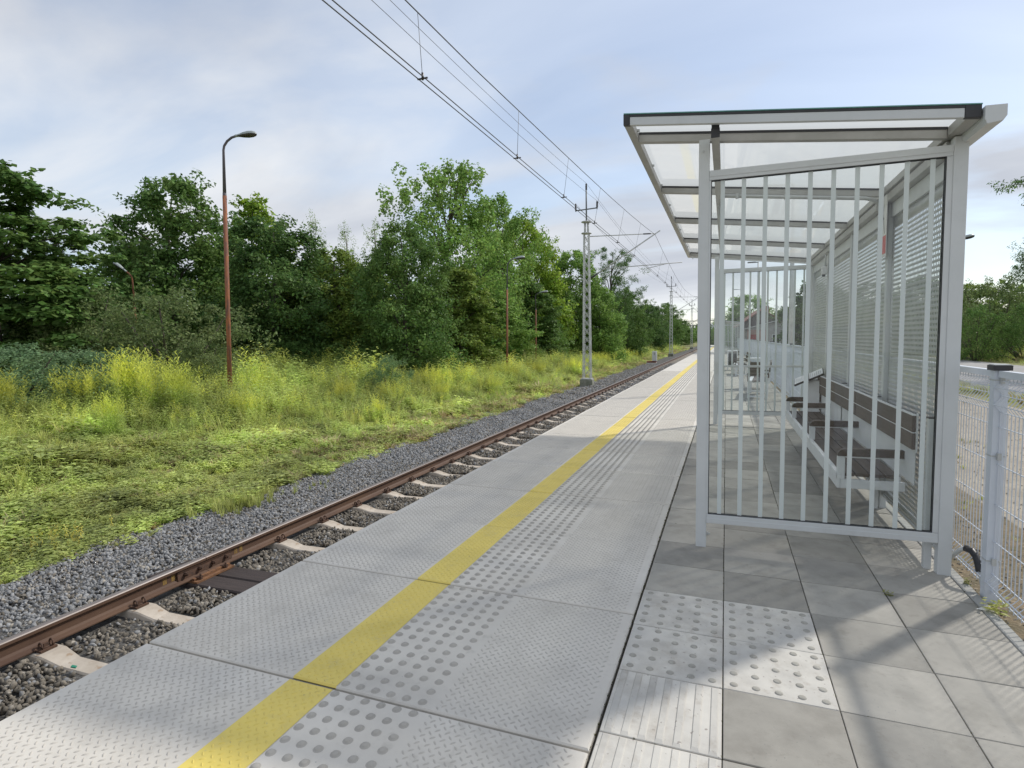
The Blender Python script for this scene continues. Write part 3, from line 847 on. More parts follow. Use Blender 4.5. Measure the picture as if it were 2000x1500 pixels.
for yc in (0.10, 1.70, 3.42, 5.18):
    part('bench_post', MB().box(1.405, 1.452, yc - .03, yc + .03, zp(1.43) - .02, 1.075), MT['metal'], SH, bevel=.004)
    part('post_cap', MB().box(1.403, 1.454, yc - .032, yc + .032, 1.0752, 1.084), MT['black'], SH)
# end panels
def end_panel(yc, transom):
    d = .024
    part('bottom_rail', MB().box(FX1, BX0, yc - d, yc + d, .200, .270).box(FX1, BX0, yc - d - .004, yc - d + .001, .200, .240), MT['metal'], SH, bevel=.003)
    part('top_rail', MB().box(FX1, BX0, yc - d, yc + d, 2.880, 2.952).box(FX1, BX0, yc - d - .004, yc - d + .001, 2.905, 2.952), MT['metal'], SH, bevel=.003)
    part('side_rail', MB().box(BX0 - .036, BX0 + .001, yc - d + .002, yc + d - .002, .271, 2.879), MT['metal'], SH, bevel=.003)
    part('side_rail', MB().box(FX1 - .001, FX1 + .012, yc - d + .002, yc + d - .002, .271, 2.879), MT['metal'], SH, bevel=.002)
    gk = MB()
    x0, x1 = FX1 + .012, BX0 - .036
    for a in (-.018, .010):
        gk.box(x0, x1, yc + a, yc + a + .006, .270, .2755).box(x0, x1, yc + a, yc + a + .006, 2.8745, 2.880)
        gk.box(x0, x0 + .0055, yc + a, yc + a + .006, .2756, 2.8744).box(x1 - .0055, x1, yc + a, yc + a + .006, .2756, 2.8744)
    part('gasket', gk, MT['black'], SH)
    if transom:
        part('transom', MB().box(x0, x1, yc - .045, yc - .012, 1.100, 1.140), MT['metal'], SH, bevel=.003)
    gp = part('glass_pane', MB().box(x0, x1, yc - .004, yc + .004, .270, 2.880), MT['glass'], SH)
    for i in range(10):
        xc = -.006 + .1505 * i
        part('stripe', MB().box(xc - .0155, xc + .0155, yc - .0062, yc - .0046, .2765, 2.8735), MT['stripe'], gp)
    return gp
gp = end_panel(0.0, False)
end_panel(7.02, True)
# faint etched marking low on the near pane
fc = bpy.data.curves.new('glass_marking', 'FONT'); fc.body = '90i'; fc.size = .052; fc.extrude = .0004; fc.space_character = 1.05
fc.materials.append(MT['stripe'])
tmp = bpy.data.objects.new('glass_marking', fc); COL.objects.link(tmp)
me_ = bpy.data.meshes.new_from_object(tmp); bpy.data.objects.remove(tmp)
link('glass_marking', me_, gp, (-.088, -.0068, 1.745), (R(90), 0, 0), kind='stuff')
for (x, z) in ((FX0 + .035, 3.10), (BX1 - .03, .52)):
    part('bolt', MB().tube([(x, -.02, z), (x, -.026, z)], .009, 8), MT['galv'], SH)
for x in (FX1, BX0 + .0):
    part('anchor_bolt', MB().tube([(x + .002, -.0, .105), (x + .030, -.0, .105)], .008, 8).tube([(x + .004, 0, .105), (x + .012, 0, .105)], .017, 6), MT['galv'], SH)
# roof
Y0R, Y1R = -.375, 7.41
def rz0(x, y): return rt(x)
def rbeam(name, x0, x1, y0, y1, h0, h1, m, bev=.003, pn=None):
    return part(name, MB().box(x0, x1, y0, y1, h0, h1, rz=rz0), m, pn or SH, bevel=bev)
rbeam('roof_edge', -.655, 1.405, Y0R, Y0R + .035, -RH, -.016, MT['metal'])
rbeam('roof_edge', -.700, 1.500, Y1R - .05, Y1R, -RH, -.012, MT['metal'])
rbeam('roof_side', -.700, -.640, Y0R + .036, Y1R - .051, -RH, -.012, MT['metal_beam'])
rbeam('roof_side', 1.425, 1.498, Y0R + .036, Y1R - .051, -RH, -.012, MT['metal_beam'])
rbeam('edge_cap', -.702, -.656, Y0R - .004, Y0R + .034, -RH - .002, .002, MT['black'])
rbeam('edge_cap', 1.406, 1.492, Y0R - .004, Y0R + .034, -RH - .002, .002, MT['black'])
rbeam('edge_seal', -.655, 1.405, Y0R - .003, Y0R + .033, -.0155, .000, MT['black'], 0)
rbeam('edge_pane', -.700, 1.494, Y0R - .006, Y0R + .03, .0025, .0095, MT['edgeglass'], 0)
for yc in [.0] + YB[1:]:
    rbeam('roof_beam', -.638, 1.423, yc - .012, yc + .048, -RH - .012, -.014, MT['metal_beam'])
    rbeam('beam_seal', -.638, 1.423, yc - .016, yc - .0125, -.030, -.012, MT['black'], 0)
rbeam('roof_purlin', -.086, -.030, -.30, 7.30, -RH - .075, -RH - .013, MT['metal_beam'])
part('purlin_cap', MB().box(-.088, -.028, -.306, -.301, rt(-.06) - RH - .077, rt(-.06) - RH - .011).box(-.085, -.032, -.31, -.24, rt(-.06) - RH - .011, rt(-.06) - .016), MT['black'], SH)
rbeam('roof_purlin', 1.44, 1.535, .06, 7.0, -RH - .085, -RH - .013, MT['metal_beam'])
bounds = [Y0R + .036, .0] + YB[1:] + [Y1R - .05]
for i in range(len(bounds) - 1):
    rbeam('roof_pane', -.690, 1.470, bounds[i] + .003, bounds[i + 1] - .003, -.011, -.003, MT['roofglass'], 0)
for yc in YB:
    for s_ in (-1, 1):
        part('pane_clip', MB().box(-.642, -.622, yc + .4 + .5 * s_, yc + .42 + .5 * s_, rt(-.63) - .03, rt(-.63) - .014), MT['galv'], SH)
gut = MB().prism([(1.500, 2.985), (1.512, 2.955), (1.592, 2.965), (1.612, 2.995), (1.612, 3.062), (1.500, 3.066)], 'y', Y0R - .03, Y1R)
part('gutter', gut, MT['metal'], SH, bevel=.003)
# back wall: perforated sheets between the posts
def perforated(w, h, px=.0365, pz=.0415, hx=.0185, hz=.0195, t=.0016):
    nx, nz = int((w - .06) / px), int((h - .10) / pz)
    ox, oz = (w - nx * px) / 2, .03
    V, F = [], []
    cell = []
    a, b = (px - hx) / 2, (pz - hz) / 2
    o4 = [(0, 0), (px, 0), (px, pz), (0, pz)]
    i4 = [(a, b), (px - a, b), (px - a, pz - b), (a, pz - b)]
    bv = [(0, y, z) for y, z in o4] + [(0, y, z) for y, z in i4] + [(t, y, z) for y, z in o4] + [(t, y, z) for y, z in i4]
    bf = []
    for k in range(4):
        j = (k + 1) % 4
        bf.append((k, j, j + 4, k + 4)); bf.append((k + 8, k + 12, j + 12, j + 8)); bf.append((k + 4, j + 4, j + 12, k + 12))
    bv = np.array(bv); bf = np.array(bf)
    c = np.array([(0, ox + i * px, oz + j * pz) for i in range(nx) for j in range(nz)])
    v = (bv[None] + c[:, None]).reshape(-1, 3); f = (bf[None] + (np.arange(len(c)) * 16)[:, None, None]).reshape(-1, 4)
    ex, fx = [], []
    def bx(y0, y1, z0, z1):
        k = len(v) + len(ex)
        for q in [(0, y0, z0), (0, y1, z0), (0, y1, z1), (0, y0, z1), (t, y0, z0), (t, y1, z0), (t, y1, z1), (t, y0, z1)]: ex.append(q)
        for q in [(0, 1, 2, 3), (7, 6, 5, 4), (0, 4, 5, 1), (1, 5, 6, 2), (2, 6, 7, 3), (3, 7, 4, 0)]: fx.append(tuple(k + r for r in q))
    bx(0, ox, 0, h); bx(w - ox, w, 0, h); bx(ox, w - ox, 0, oz); bx(ox, w - ox, oz + nz * pz, h)
    return np_mesh('perforated_sheet', np.concatenate([v, np.array(ex)]), np.concatenate([f, np.array(fx)]), [MT['galv']])
perf_me = perforated(1.655, 2.66)
for i in range(4):
    link('perforated_sheet', perf_me, SH, (1.512, YB[i] + .055, .125))
    part('sheet_frame', MB().box(1.490, 1.525, YB[i] + .05, YB[i + 1] - .05, 2.786, 2.916), MT['metal'], SH, bevel=.003)
    part('sheet_frame', MB().box(1.490, 1.511, YB[i] + .05, YB[i + 1] - .05, .10, .1249), MT['metal'], SH, bevel=.003)
# conduit below the second beam
cz = lambda x: rt(x) - RH - .036
part('conduit', MB().tube([(-.02, 1.735, cz(-.02)), (.6, 1.735, cz(.6)), (1.28, 1.735, cz(1.28)), (1.34, 1.74, cz(1.34) - .01), (1.40, 1.80, cz(1.4) - .03), (1.44, 1.98, cz(1.44) - .05)], .019, 10), MT['galv'], SH)
for x in (.12, .58, 1.02):
    part('conduit_clip', MB().box(x - .014, x + .014, 1.712, 1.760, cz(x) - .022, cz(x) + .026), MT['galv'], SH)
part('conduit', MB().tube([(-.055, 1.9 + .6 * q, 3.07 + .012 * math.sin(q * 3)) for q in range(9)], .012, 6), MT['galv'], SH)
# second shelter further along the platform
SH2 = copy_tree(SH)
SH2.location = (0.0, 61.6, 0)
SH2['label'] = 'distant waiting shelter seen through the glass of the near one'

# ------------------------------------------------------------------ bench inside the shelter
BN = empty('shelter_bench', (0, 5.53, 0), label='long bench with brown slats, armrests and white frame inside the near shelter', cat='bench')
part('front_rail', MB().box(.925, .950, -.02, 4.50, .395, .505).box(.925, .962, -.02, 4.50, .5055, .520), MT['white'], BN, bevel=.004)
part('rear_rail', MB().box(1.375, 1.400, .03, 4.50, .42, .505), MT['white'], BN, bevel=.004)
for yc in (0.0, 1.75, 3.6, 4.50):
    part('cross_rail', MB().box(.951, 1.42, yc - .02, yc + .02, .395, .470), MT['white'], BN, bevel=.004)
for i in range(4):
    for (a, b) in ((.03, 1.74), (1.76, 3.59), (3.61, 4.48)):
        part('seat_slat', MB().box(.966 + .108 * i, .966 + .108 * i + .099, a, b, .488, .516), MT['brown'], BN, bevel=.004)
for i in range(2):
    for (a, b) in ((-.33, 1.735), (1.765, 3.585), (3.615, 4.6)):
        part('back_board', MB().box(1.372, 1.398, a, b, .800 + .134 * i, .800 + .134 * i + .126), MT['brown'], BN, bevel=.004)
for yy_ in (-.34, 1.75, 3.60, 4.61):
    part('back_strip', MB().box(1.3985, 1.406, yy_ - .014, yy_ + .014, .78, 1.08), MT['white'], BN)
part('back_trim', MB().box(1.374, 1.402, -.33, 4.6, .9265, .9335), MT['white'], BN)
part('back_trim', MB().box(1.374, 1.402, -.33, 4.6, 1.0605, 1.068), MT['white'], BN)
part('rear_apron', MB().box(1.405, 1.409, -.30, 4.6, .52, .79), MT['white'], BN)
def arm(yc):
    p = [(.925, .470), (.985, .470), (.985, .665), (1.395, .665), (1.395, .679), (.925, .679)]
    a = part('arm_support', MB().prism(p, 'x', 0, 0) if False else MB().box(.925, .983, yc - .018, yc + .018, .470, .668).box(.984, 1.42, yc - .018, yc + .018, .655, .668), MT['white'], BN, bevel=.004)
    prof = [(.922, .672), (.930, .700), (.950, .722), (.985, .733), (1.46, .733), (1.46, .6685), (.925, .6685)]
    mb = MB()
    n = len(prof)
    vs = [(x, yc - .03, z) for x, z in prof] + [(x, yc + .03, z) for x, z in prof]
    mb.add(vs, [(i, (i + 1) % n, (i + 1) % n + n, i + n) for i in range(n)] + [tuple(reversed(range(n))), tuple(range(n, 2 * n))])
    part('armrest', mb, MT['brown'], BN, bevel=.004)
for yc in (0.0, 1.75, 3.6, 4.46):
    arm(yc)

# notice sheet, small camera box and information desk inside the shelter
t = empty('notice_board', (1.438, 6.64, 2.42), label='narrow white notice with red lower half hung high on the shelter post', cat='notice')
part('sheet', MB().box(0, .006, -.15, .13, 0, .58), MT['paper'], t)
part('red_field', MB().box(-.0012, -.0002, -.149, .129, .03, .20), MT['redsign'], t)
part('print_line', MB().add([(-.0012, -.10, .22), (-.0012, -.085, .22), (-.0012, .03, .56), (-.0012, .02, .56)], [(0, 1, 2, 3)]).add([(-.0012, .06, .22), (-.0012, .075, .22), (-.0012, -.05, .50), (-.0012, -.062, .50)], [(0, 1, 2, 3)])
     .box(-.0016, -.0013, -.06, .10, .36, .375).box(-.0016, -.0013, .02, .10, .30, .325), MT['ink'], t)
part('hanger', MB().box(.006, .014, -.02, .02, .30, .34), MT['galv'], t)
t = empty('detector_box', (1.43, 10.05, 2.60), label='small white sensor box on the last back post of the shelter', cat='sensor')
part('housing', MB().box(-.05, .02, -.05, .05, 0, .12), MT['white'], t, bevel=.008)
part('bracket', MB().tube([(0, 0, .12), (0, 0, .30)], .012, 6), MT['galv'], t)
part('lens', MB().lathe([(.022, 0), (.022, -.03), (.001, -.034)], (-.02, 0, 0), 10), MT['black'], t)
t = empty('information_desk', (1.18, 10.35, 0), (0, 0, R(-6)), label='two sloping information panels side by side on a low white stand in the shelter', cat='information stand')
part('pedestal', MB().box(.06, .24, -.40, -.12, -.03, 1.0), MT['white'], t, bevel=.006)
for q, (cx, cz_) in enumerate(((-.10, .905), (.10, .99))):
    fr = MB()
    W, L, T = .22, .34, .028
    ang = R(26)
    def tp(u, v, w):   # u up the slope (away from the track), v along the platform
        return (cx + u * math.cos(ang) - w * math.sin(ang), -.52 + .05 * q + v, cz_ + u * math.sin(ang) + w * math.cos(ang) + v * .20)
    vs = [tp(a, b, c) for c in (0, T) for a, b in ((0, 0), (W, 0), (W, L), (0, L))]
    fr.add(vs, [(0, 3, 2, 1), (4, 5, 6, 7), (0, 1, 5, 4), (1, 2, 6, 5), (2, 3, 7, 6), (3, 0, 4, 7)])
    f_ = part('desk_frame', fr, MT['black'], t, bevel=.004)
    pa = MB().add([tp(a, b, T + .0015) for a, b in ((.010, .010), (W - .010, .010), (W - .010, L - .010), (.010, L - .010))], [(0, 1, 2, 3)])
    part('leaflet', pa, MT['paper'], f_)
    tx = MB()
    for r_ in range(6):
        tx.add([tp(a, b, T + .0025) for a, b in ((.03 + .030 * r_, .05), (.034 + .030 * r_, .05), (.034 + .030 * r_, .29 - .04 * (r_ % 3)), (.03 + .030 * r_, .29 - .04 * (r_ % 3)))], [(0, 1, 2, 3)])
    part('text_lines', tx, MT['ink'], f_, kind='stuff')

# ------------------------------------------------------------------ wire mesh fence
FE = empty('mesh_fence', (1.662, 4.54, 0), label='white welded wire mesh fence with black capped posts along the platform edge', cat='fence')
post_me = MB().box(-.036, .036, -.036, .036, -.5, 1.475).mesh('fence_post', [MT['fence']])
cap_me = MB().box(-.050, .050, -.050, .050, 1.4755, 1.508).box(-.044, .044, -.044, .044, 1.508, 1.514, mi=1).mesh('post_cap', [MT['black'], MT['galv']])
clamp_me = MB()
for z in (.245, .93, 1.415):
    clamp_me.box(-.040, .040, -.040, .040, z - .004, z + .004).box(-.012, .012, -.062, -.040, z - .022, z + .022)
clamp_me = clamp_me.mesh('clamp', [MT['galv']])
rail_me = MB().box(-.022, .022, .05, 2.45, 1.432, 1.474).mesh('top_rail', [MT['fence']])
def wire_v():
    mb = MB(); r_ = .0024
    path = [(0, .03), (0, .075), (-.032, .11), (0, .145), (0, 1.20), (0, 1.215), (-.034, 1.262), (0, 1.31), (0, 1.335), (-.034, 1.372), (0, 1.40), (0, 1.43)]
    for k in range(49):
        y = .05 + .05 * k
        vs, fs = [], []
        for (x, z) in path:
            vs += [(x - r_, y - r_, z), (x + r_, y - r_, z), (x + r_, y + r_, z), (x - r_, y + r_, z)]
        for i in range(len(path) - 1):
            for q in range(4):
                q2 = (q + 1) % 4
                fs.append((i * 4 + q, i * 4 + q2, i * 4 + 4 + q2, i * 4 + 4 + q))
        mb.add(vs, fs)
    return mb.mesh('vertical_wires', [MT['fence']])
def wire_h():
    mb = MB()
    for z, x in ((.052, 0), (.11, -.035), (.165, 0), (.38, 0), (.62, 0), (.88, 0), (1.12, 0), (1.215, 0), (1.262, -.037), (1.32, 0), (1.372, -.037), (1.412, 0)):
        mb.box(x - .0062, x - .0012, .03, 2.47, z - .0025, z + .0025)
    return mb.mesh('horizontal_wires', [MT['fence']])
wv, wh = wire_v(), wire_h()
for k in range(-2, 40):
    y = 2.5 * k
    p = link('fence_post', post_me, FE, (0, y, zp(1.66)), (rnd.uniform(-.004, .004), rnd.uniform(-.004, .004), 0))
    link('post_cap', cap_me, p)
    link('clamp', clamp_me, p)
    w = link('wire_panel', wv, FE, (0, y, zp(1.66) + rnd.uniform(-.006, .006)), kind='stuff')
    link('horizontal_wires', wh, w)
    link('top_rail', rail_me, FE, (0, y, zp(1.66)))

# black sleeved cable looping from the shelter post into the soil
t = empty('cable_loop', (1.55, 4.88, 0), label='grey cable with black foam sleeve arching from the shelter post to the soil', cat='cable')
def arc(p):
    return [Vector(q) for q in p]
path = [(-.02, .02, .06), (.011, 0, .105), (.039, -.04, .163), (.062, -.077, .192), (.085, -.116, .190), (.099, -.154, .162), (.100, -.193, .126), (.098, -.231, .080), (.100, -.27, .014), (.105, -.29, -.10)]
part('conduit', MB().tube(path[:4], .016, 8).tube(path[6:], .014, 8), MT['galv'], t)
part('foam_sleeve', MB().tube(path[3:8], .023, 10), MT['black'], t)

# ------------------------------------------------------------------ platform furniture further on
def open_bench(loc, rz, label):
    t = empty('platform_bench', loc, (0, 0, rz), label=label, cat='bench', group='benches along the platform beyond the shelter')
    for y in (0, 1.7):
        part('side_frame', MB().box(-.03, .03, y, y + .05, 0, .47).box(.43, .49, y, y + .05, 0, .47).box(-.03, .49, y + .001, y + .049, .43, .471).box(-.03, .49, y + .001, y + .049, .04, .08)
             .box(.50, .54, y, y + .05, .42, 1.0), MT['white'], t, bevel=.004)
        part('armrest', MB().box(-.03, .50, y - .01, y + .06, .66, .70).box(-.03, .01, y, y + .05, .47, .66), MT['brown'], t, bevel=.005)
    for i in range(4):
        part('seat_slat', MB().box(-.01 + .115 * i, .09 + .115 * i, -.05, 1.8, .472, .50), MT['brown'] if i else MT['white'], t, bevel=.004)
    for i in range(3):
        part('back_board', MB().box(.485 + .03 * i, .515 + .03 * i, -.05, 1.8, .58 + .15 * i, .70 + .15 * i), MT['brown'], t, bevel=.004)
    return t
open_bench((.62, 17.2, -.02), R(-4), 'nearest open white framed bench with dark slats beyond the shelter glass')
open_bench((.45, 27.0, -.02), R(2), 'second open bench with dark slats further along the platform')
open_bench((.50, 41.0, -.02), 0, 'farthest open bench, small and dark, near the distant shelter')
t = empty('litter_bin', (.95, 20.6, -.02), label='dark slatted litter bin on a white frame behind the nearest open bench', cat='litter bin')
part('bin_body', MB().box(-.2, .2, -.18, .18, .22, .86), MT['brown'], t, bevel=.01)
part('frame', MB().box(-.24, -.2, -.2, .2, 0, 1.0).box(.2, .24, -.2, .2, 0, 1.0).box(-.2, .2, -.2, .2, .96, 1.0), MT['white'], t, bevel=.004)
t = empty('litter_bin', (.35, 31.5, -.02), label='farther dark litter bin behind the second open bench', cat='litter bin')
part('bin_body', MB().box(-.2, .2, -.18, .18, .22, .86), MT['black'], t, bevel=.01)
part('frame', MB().box(-.24, -.2, -.2, .2, 0, 1.0).box(.2, .24, -.2, .2, 0, 1.0).box(-.2, .2, -.2, .2, .96, 1.0), MT['white'], t, bevel=.004)

def platform_lamp(loc, h, w, rz, label, arm=1.0):
    t = empty('platform_lamp', loc, (0, 0, rz), label=label, cat='lamp post')
    part('pole', MB().tube([(0, 0, -.4), (0, 0, h)], [w, w * .7], 10), MT['mast'], t)
    part('arm', MB().box(-arm, .03, -.02, .02, h - .02, h + .03), MT['mast_dark'], t)
    part('lamp_head', MB().box(-arm - .45, -arm, -.1, .1, h - .015, h + .05), MT['mast_dark'], t, bevel=.01)
    return t
platform_lamp((1.80, 38.5, 0), 6.1, .055, 0, 'thin lamp post with flat head seen through the shelter end glass', .15)
platform_lamp((1.85, 76, 0), 7.3, .06, 0, 'farthest thin platform lamp with one flat head by the distant shelter', .6)
t = platform_lamp((2.05, 21.5, 0), 6.6, .085, 0, 'thick pale lamp post behind the fence rising behind the shelter roof', .5)

# ------------------------------------------------------------------ lamps beyond the track
def street_lamp(pts, r0, r1, head_dir, size, label, top=None, m=('pole_rust', 'pole_paint')):
    """pole through the given points; the head sits at the last point and points along head_dir"""
    P_ = [Vector(p) for p in pts]
    t = empty('street_lamp', P_[0], label=label, cat='street lamp', group='old rusty lamp posts beyond the track')
    Q = [p - P_[0] for p in P_]
    part('lower_pole', MB().tube([Q[0], Q[1]], [r0, r0 * .9], 12), MT[m[0]], t)
    part('upper_pole', MB().tube([Q[1]] + Q[2:], [r0 * .78] + [r1] * (len(Q) - 2), 12), MT[m[1]], t)
    part('pole_collar', MB().tube([Q[1] - Vector((0, 0, .12)), Q[1] + Vector((0, 0, .10))], [r0 * .93, r0 * .8], 12), MT[m[1]], t)
    d = Vector(head_dir).normalized(); s_ = d.cross(Vector((0, 0, 1))).normalized(); u = s_.cross(d)
    E = Q[-1]
    prof = [(0, .05, .05), (.10, .07, .07), (.25, .13, .11), (.45, .175, .14), (.62, .16, .135), (.74, .10, .09), (.78, .02, .02)]
    def shell(sign, hk):
        vs, fs = [], []
        n = 9
        for a, w, h in prof:
            for k in range(n):
                th = math.pi * k / (n - 1)
                vs.append(E + (d * a + s_ * math.cos(th) * w + u * sign * math.sin(th) * h * hk) * size)
        for i in range(len(prof) - 1):
            for k in range(n - 1):
                fs.append((i * n + k, i * n + k + 1, (i + 1) * n + k + 1, (i + 1) * n + k))
        return MB().add(vs, fs, 0, True)
    part('lamp_housing', shell(1, 1.0), MT['lamp_shell'], t)
    part('lamp_lens', shell(-1, .75), MT['lamp_glass'], t)
    part('lamp_neck', MB().tube([E - d * .06 * size, E + d * .14 * size], .055 * size, 8), MT['lamp_shell'], t)
    return t
street_lamp([(-15.86, 15.36, -1.0), (-16.08, 15.80, 6.72), (-16.13, 15.90, 8.28), (-16.11, 15.92, 8.42), (-16.02, 15.97, 8.58), (-15.88, 16.03, 8.70), (-15.72, 16.1, 8.76)],
            .078, .040, (.9, .40, .10), .86, 'tall leaning rusty lamp post with curved top nearest the track')
street_lamp([(-11.95, 31.9, -1.0), (-11.97, 32.2, 4.6), (-11.98, 32.3, 5.85), (-11.95, 32.3, 6.08), (-11.83, 32.35, 6.26), (-11.62, 32.43, 6.38)],
            .060, .032, (.9, .36, .12), .85, 'rusty lamp post with pale head in front of the tall poplar')
street_lamp([(-13.42, 42.1, -1.0), (-13.45, 42.3, 3.9), (-13.47, 42.3, 4.85), (-13.44, 42.3, 5.02), (-13.34, 42.35, 5.13), (-13.15, 42.4, 5.2)],
            .050, .028, (.9, .36, .08), .8, 'thin distant lamp post with pale head against dark trees')
street_lamp([(-27.9, 21.3, -.1), (-27.9, 21.3, 3.5), (-27.92, 21.3, 4.95), (-27.94, 21.28, 5.14), (-28.02, 21.20, 5.28), (-28.10, 21.12, 5.38)],
            .07, .035, (-.62, -.45, .62), .85, 'reddish lamp head poking up between two dark trees', m=('pole_rust', 'pole_rust'))
street_lamp([(14.6, 49.1, -.2), (14.6, 49.1, 5.0), (14.6, 49.1, 7.6), (14.62, 49.1, 7.85), (14.75, 49.05, 8.0), (14.9, 49.0, 8.1)],
            .1, .05, (.93, -.3, .16), 1.25, 'grey street lamp head just beside the shelter corner post', m=('mast', 'mast'))

# ------------------------------------------------------------------ catenary masts and wires
def mast(x, y, label, left=True, first=False):
    t = empty('catenary_mast', (x, y, -1.0), label=label, cat='mast', group='overhead line masts beside the track')
    part('foundation', MB().chbox(-.36, .34, -.3, .3, -.4, .42, .04), MT['base'], t)
    part('base_plate', MB().box(-.31, .29, -.25, .25, .421, .46), MT['mast'], t)
    H = 8.5
    def wd(z): return .235 + (.155 - .235) * (z / H)
    for sx in (-1, 1):
        for sy in (-1, 1):
            v = []
            a0, a1 = wd(0), wd(H)
            th = .028
            for z, a in ((.47, a0), (H, a1)):
                x0 = sx * a; y0 = sy * (a * .75)
                v += [(x0 - th * (sx > 0) * 2 + (0 if sx > 0 else 0), y0 - .02, z), (x0 + (0 if sx > 0 else th * 2), y0 - .02, z), (x0 + (0 if sx > 0 else th * 2), y0 + .02, z), (x0 - th * (sx > 0) * 2, y0 + .02, z)]
            part('chord', MB().add(v, [(0, 3, 2, 1), (4, 5, 6, 7), (0, 1, 5, 4), (1, 2, 6, 5), (2, 3, 7, 6), (3, 0, 4, 7)]), MT['mast'], t)
    n = 17
    lac = MB()
    for i in range(n):
        z0 = .55 + (H - .65) * i / n; z1 = .55 + (H - .65) * (i + 1) / n
        for sy in (-1, 1):
            a, b = wd(z0) - .03, wd(z1) - .03
            s_ = 1 if (i % 2 == 0) else -1
            for q in (s_, -s_):
                lac.tube([(q * a, sy * wd(z0) * .76, z0), (-q * b, sy * wd(z1) * .76, z1)], .013, 4, smooth=False)
            lac.tube([(sy * wd(z0), -s_ * a * .7, z0), (sy * wd(z1), s_ * b * .7, z1)], .013, 4, smooth=False)
    part('lattice_bars', lac, MT['mast'], t, kind='stuff')
    for z in (H, H + .62):
        part('flange', MB().lathe([(.001, -.03), (.26, -.03), (.30, .0), (.26, .035), (.001, .05)], (0, 0, z), 12), MT['mast'], t)
    part('top_section', MB().tube([(-.08, 0, H), (-.08, 0, H + .6)], .06, 6).tube([(.09, 0, H), (.09, 0, H + .6)], .06, 6), MT['mast'], t)
    part('mast_tube', MB().tube([(0, 0, H + .6), (0, 0, 10.85)], .042, 8), MT['mast_dark'], t)
    part('cross_arm', MB().tube([(-.62, 0, 9.78), (.62, 0, 9.84)], .035, 8), MT['mast_dark'], t)
    for (px, pz) in ((-.60, 9.80), (.60, 9.84), (0, 10.85)):
        part('insulator', MB().lathe([(.02, -.08), (.03, 0), (.06, .04), (.045, .08), (.06, .12), (.045, .16), (.06, .20), (.045, .24), (.055, .30), (.02, .38)], (px, 0, pz), 10), MT['insul'], t)
    # cantilever towards the track
    part('top_tie', MB().tube([(.2, 0, 8.32), (3.68, 0, 8.22)], .026, 6), MT['mast'], t)
    part('tie_insulator', MB().tube([(3.1, 0, 8.238), (3.5, 0, 8.226)], .035, 8), MT['insul'], t)
    part('bracket_tube', MB().tube([(.2, 0, 6.02), (3.98, 0, 8.36)], .036, 8), MT['mast'], t)
    part('bracket_insulator', MB().tube([(.24, 0, 6.045), (.62, 0, 6.27)], .05, 8), MT['insul'], t)
    part('registration_tube', MB().tube([(1.0, 0, 6.52), (5.12, 0, 6.62)], .026, 6), MT['mast'], t)
    part('steady_arm', MB().tube([(3.30, 0, 6.40), (4.35, 0, 6.60)], .018, 6), MT['mast'], t)
    return t
MX = -7.30
m1 = mast(MX, 32.4, 'nearest lattice overhead line mast standing between weeds and ballast')
for yy, lb in ((85.5, 'second lattice overhead line mast beyond the small white cabinet'), (138.5, 'third, smaller lattice mast near the shelter roof corner'),
               (191.0, 'farthest lattice mast close to the cross beam gantry'), (-20.6, 'lattice overhead line mast behind the viewer')):
    if yy < 0:
        continue
    c = copy_tree(m1); c.location = (MX + .05, yy, -1.0); c['label'] = lb

SUP = [-20.6, 32.4, 85.5, 138.5, 191.0, 243]
def span_pts(xf, zs, zm, y0, y1, n=14):
    out = []
    for i in range(n + 1):
        u = i / n
        out.append((xf(y0 + (y1 - y0) * u), y0 + (y1 - y0) * u, zs - (zs - zm) * 4 * u * (1 - u)))
    return out
mess_x = lambda y: float(np.interp(y, [-20.6, 8, 15, 32.4, 60, 85.5, 243], [-4.6, -4.15, -3.93, -3.58, -3.85, -3.65, -3.65]))
cont_x = lambda y: float(np.interp(y, [-20.6, 8, 23, 32.4, 85.5, 243], [-4.3, -4.10, -4.02, -3.93, -3.98, -3.98]))
def wire_obj(name, pts, r, label, group=None):
    o = link(name, MB().tube(pts, r, 5).mesh(name, [MT['wire']]), None, label=label, cat='wire', group=group)
    return o
pts = []
for a, b in zip(SUP[:-1], SUP[1:]):
    pts += span_pts(mess_x, 7.16, 6.34, a, b)[:-1]
wire_obj('messenger_wire', pts, .0095, 'thick carrier wire sagging above the contact wires from mast to mast')
def mess_z(y):
    for a, b in zip(SUP[:-1], SUP[1:]):
        if a <= y <= b:
            u = (y - a) / (b - a)
            return 7.16 - .82 * 4 * u * (1 - u)
    return 7
for off, lb in ((-.05, 'outer one of the twin contact wires above the track'), (.05, 'inner one of the twin contact wires above the track')):
    wire_obj('contact_wire', [(cont_x(y) + off, y, 5.43 + .0) for y in range(-20, 244, 6)], .0085, lb, 'twin contact wires')
dr = empty('dropper_set', (0, 0, 0), label='thin vertical droppers hanging the contact wires from the carrier wire', cat='wire')
for y in [-3.8, .2, 3.9, 7.75, 11.75, 15.4, 19.2, 23.4, 27.5] + [37 + 4.8 * i for i in range(10)] + [91 + 6 * i for i in range(8)]:
    part('dropper', MB().tube([(mess_x(y), y, mess_z(y)), (cont_x(y), y, 5.44)], .0045, 4), MT['wire'], dr)
    part('dropper_clamp', MB().tube([(cont_x(y) - .08, y, 5.44), (cont_x(y) + .08, y, 5.44)], .014, 5).tube([(cont_x(y), y, 5.42), (cont_x(y), y, 5.52)], .018, 5), MT['insul'], dr)
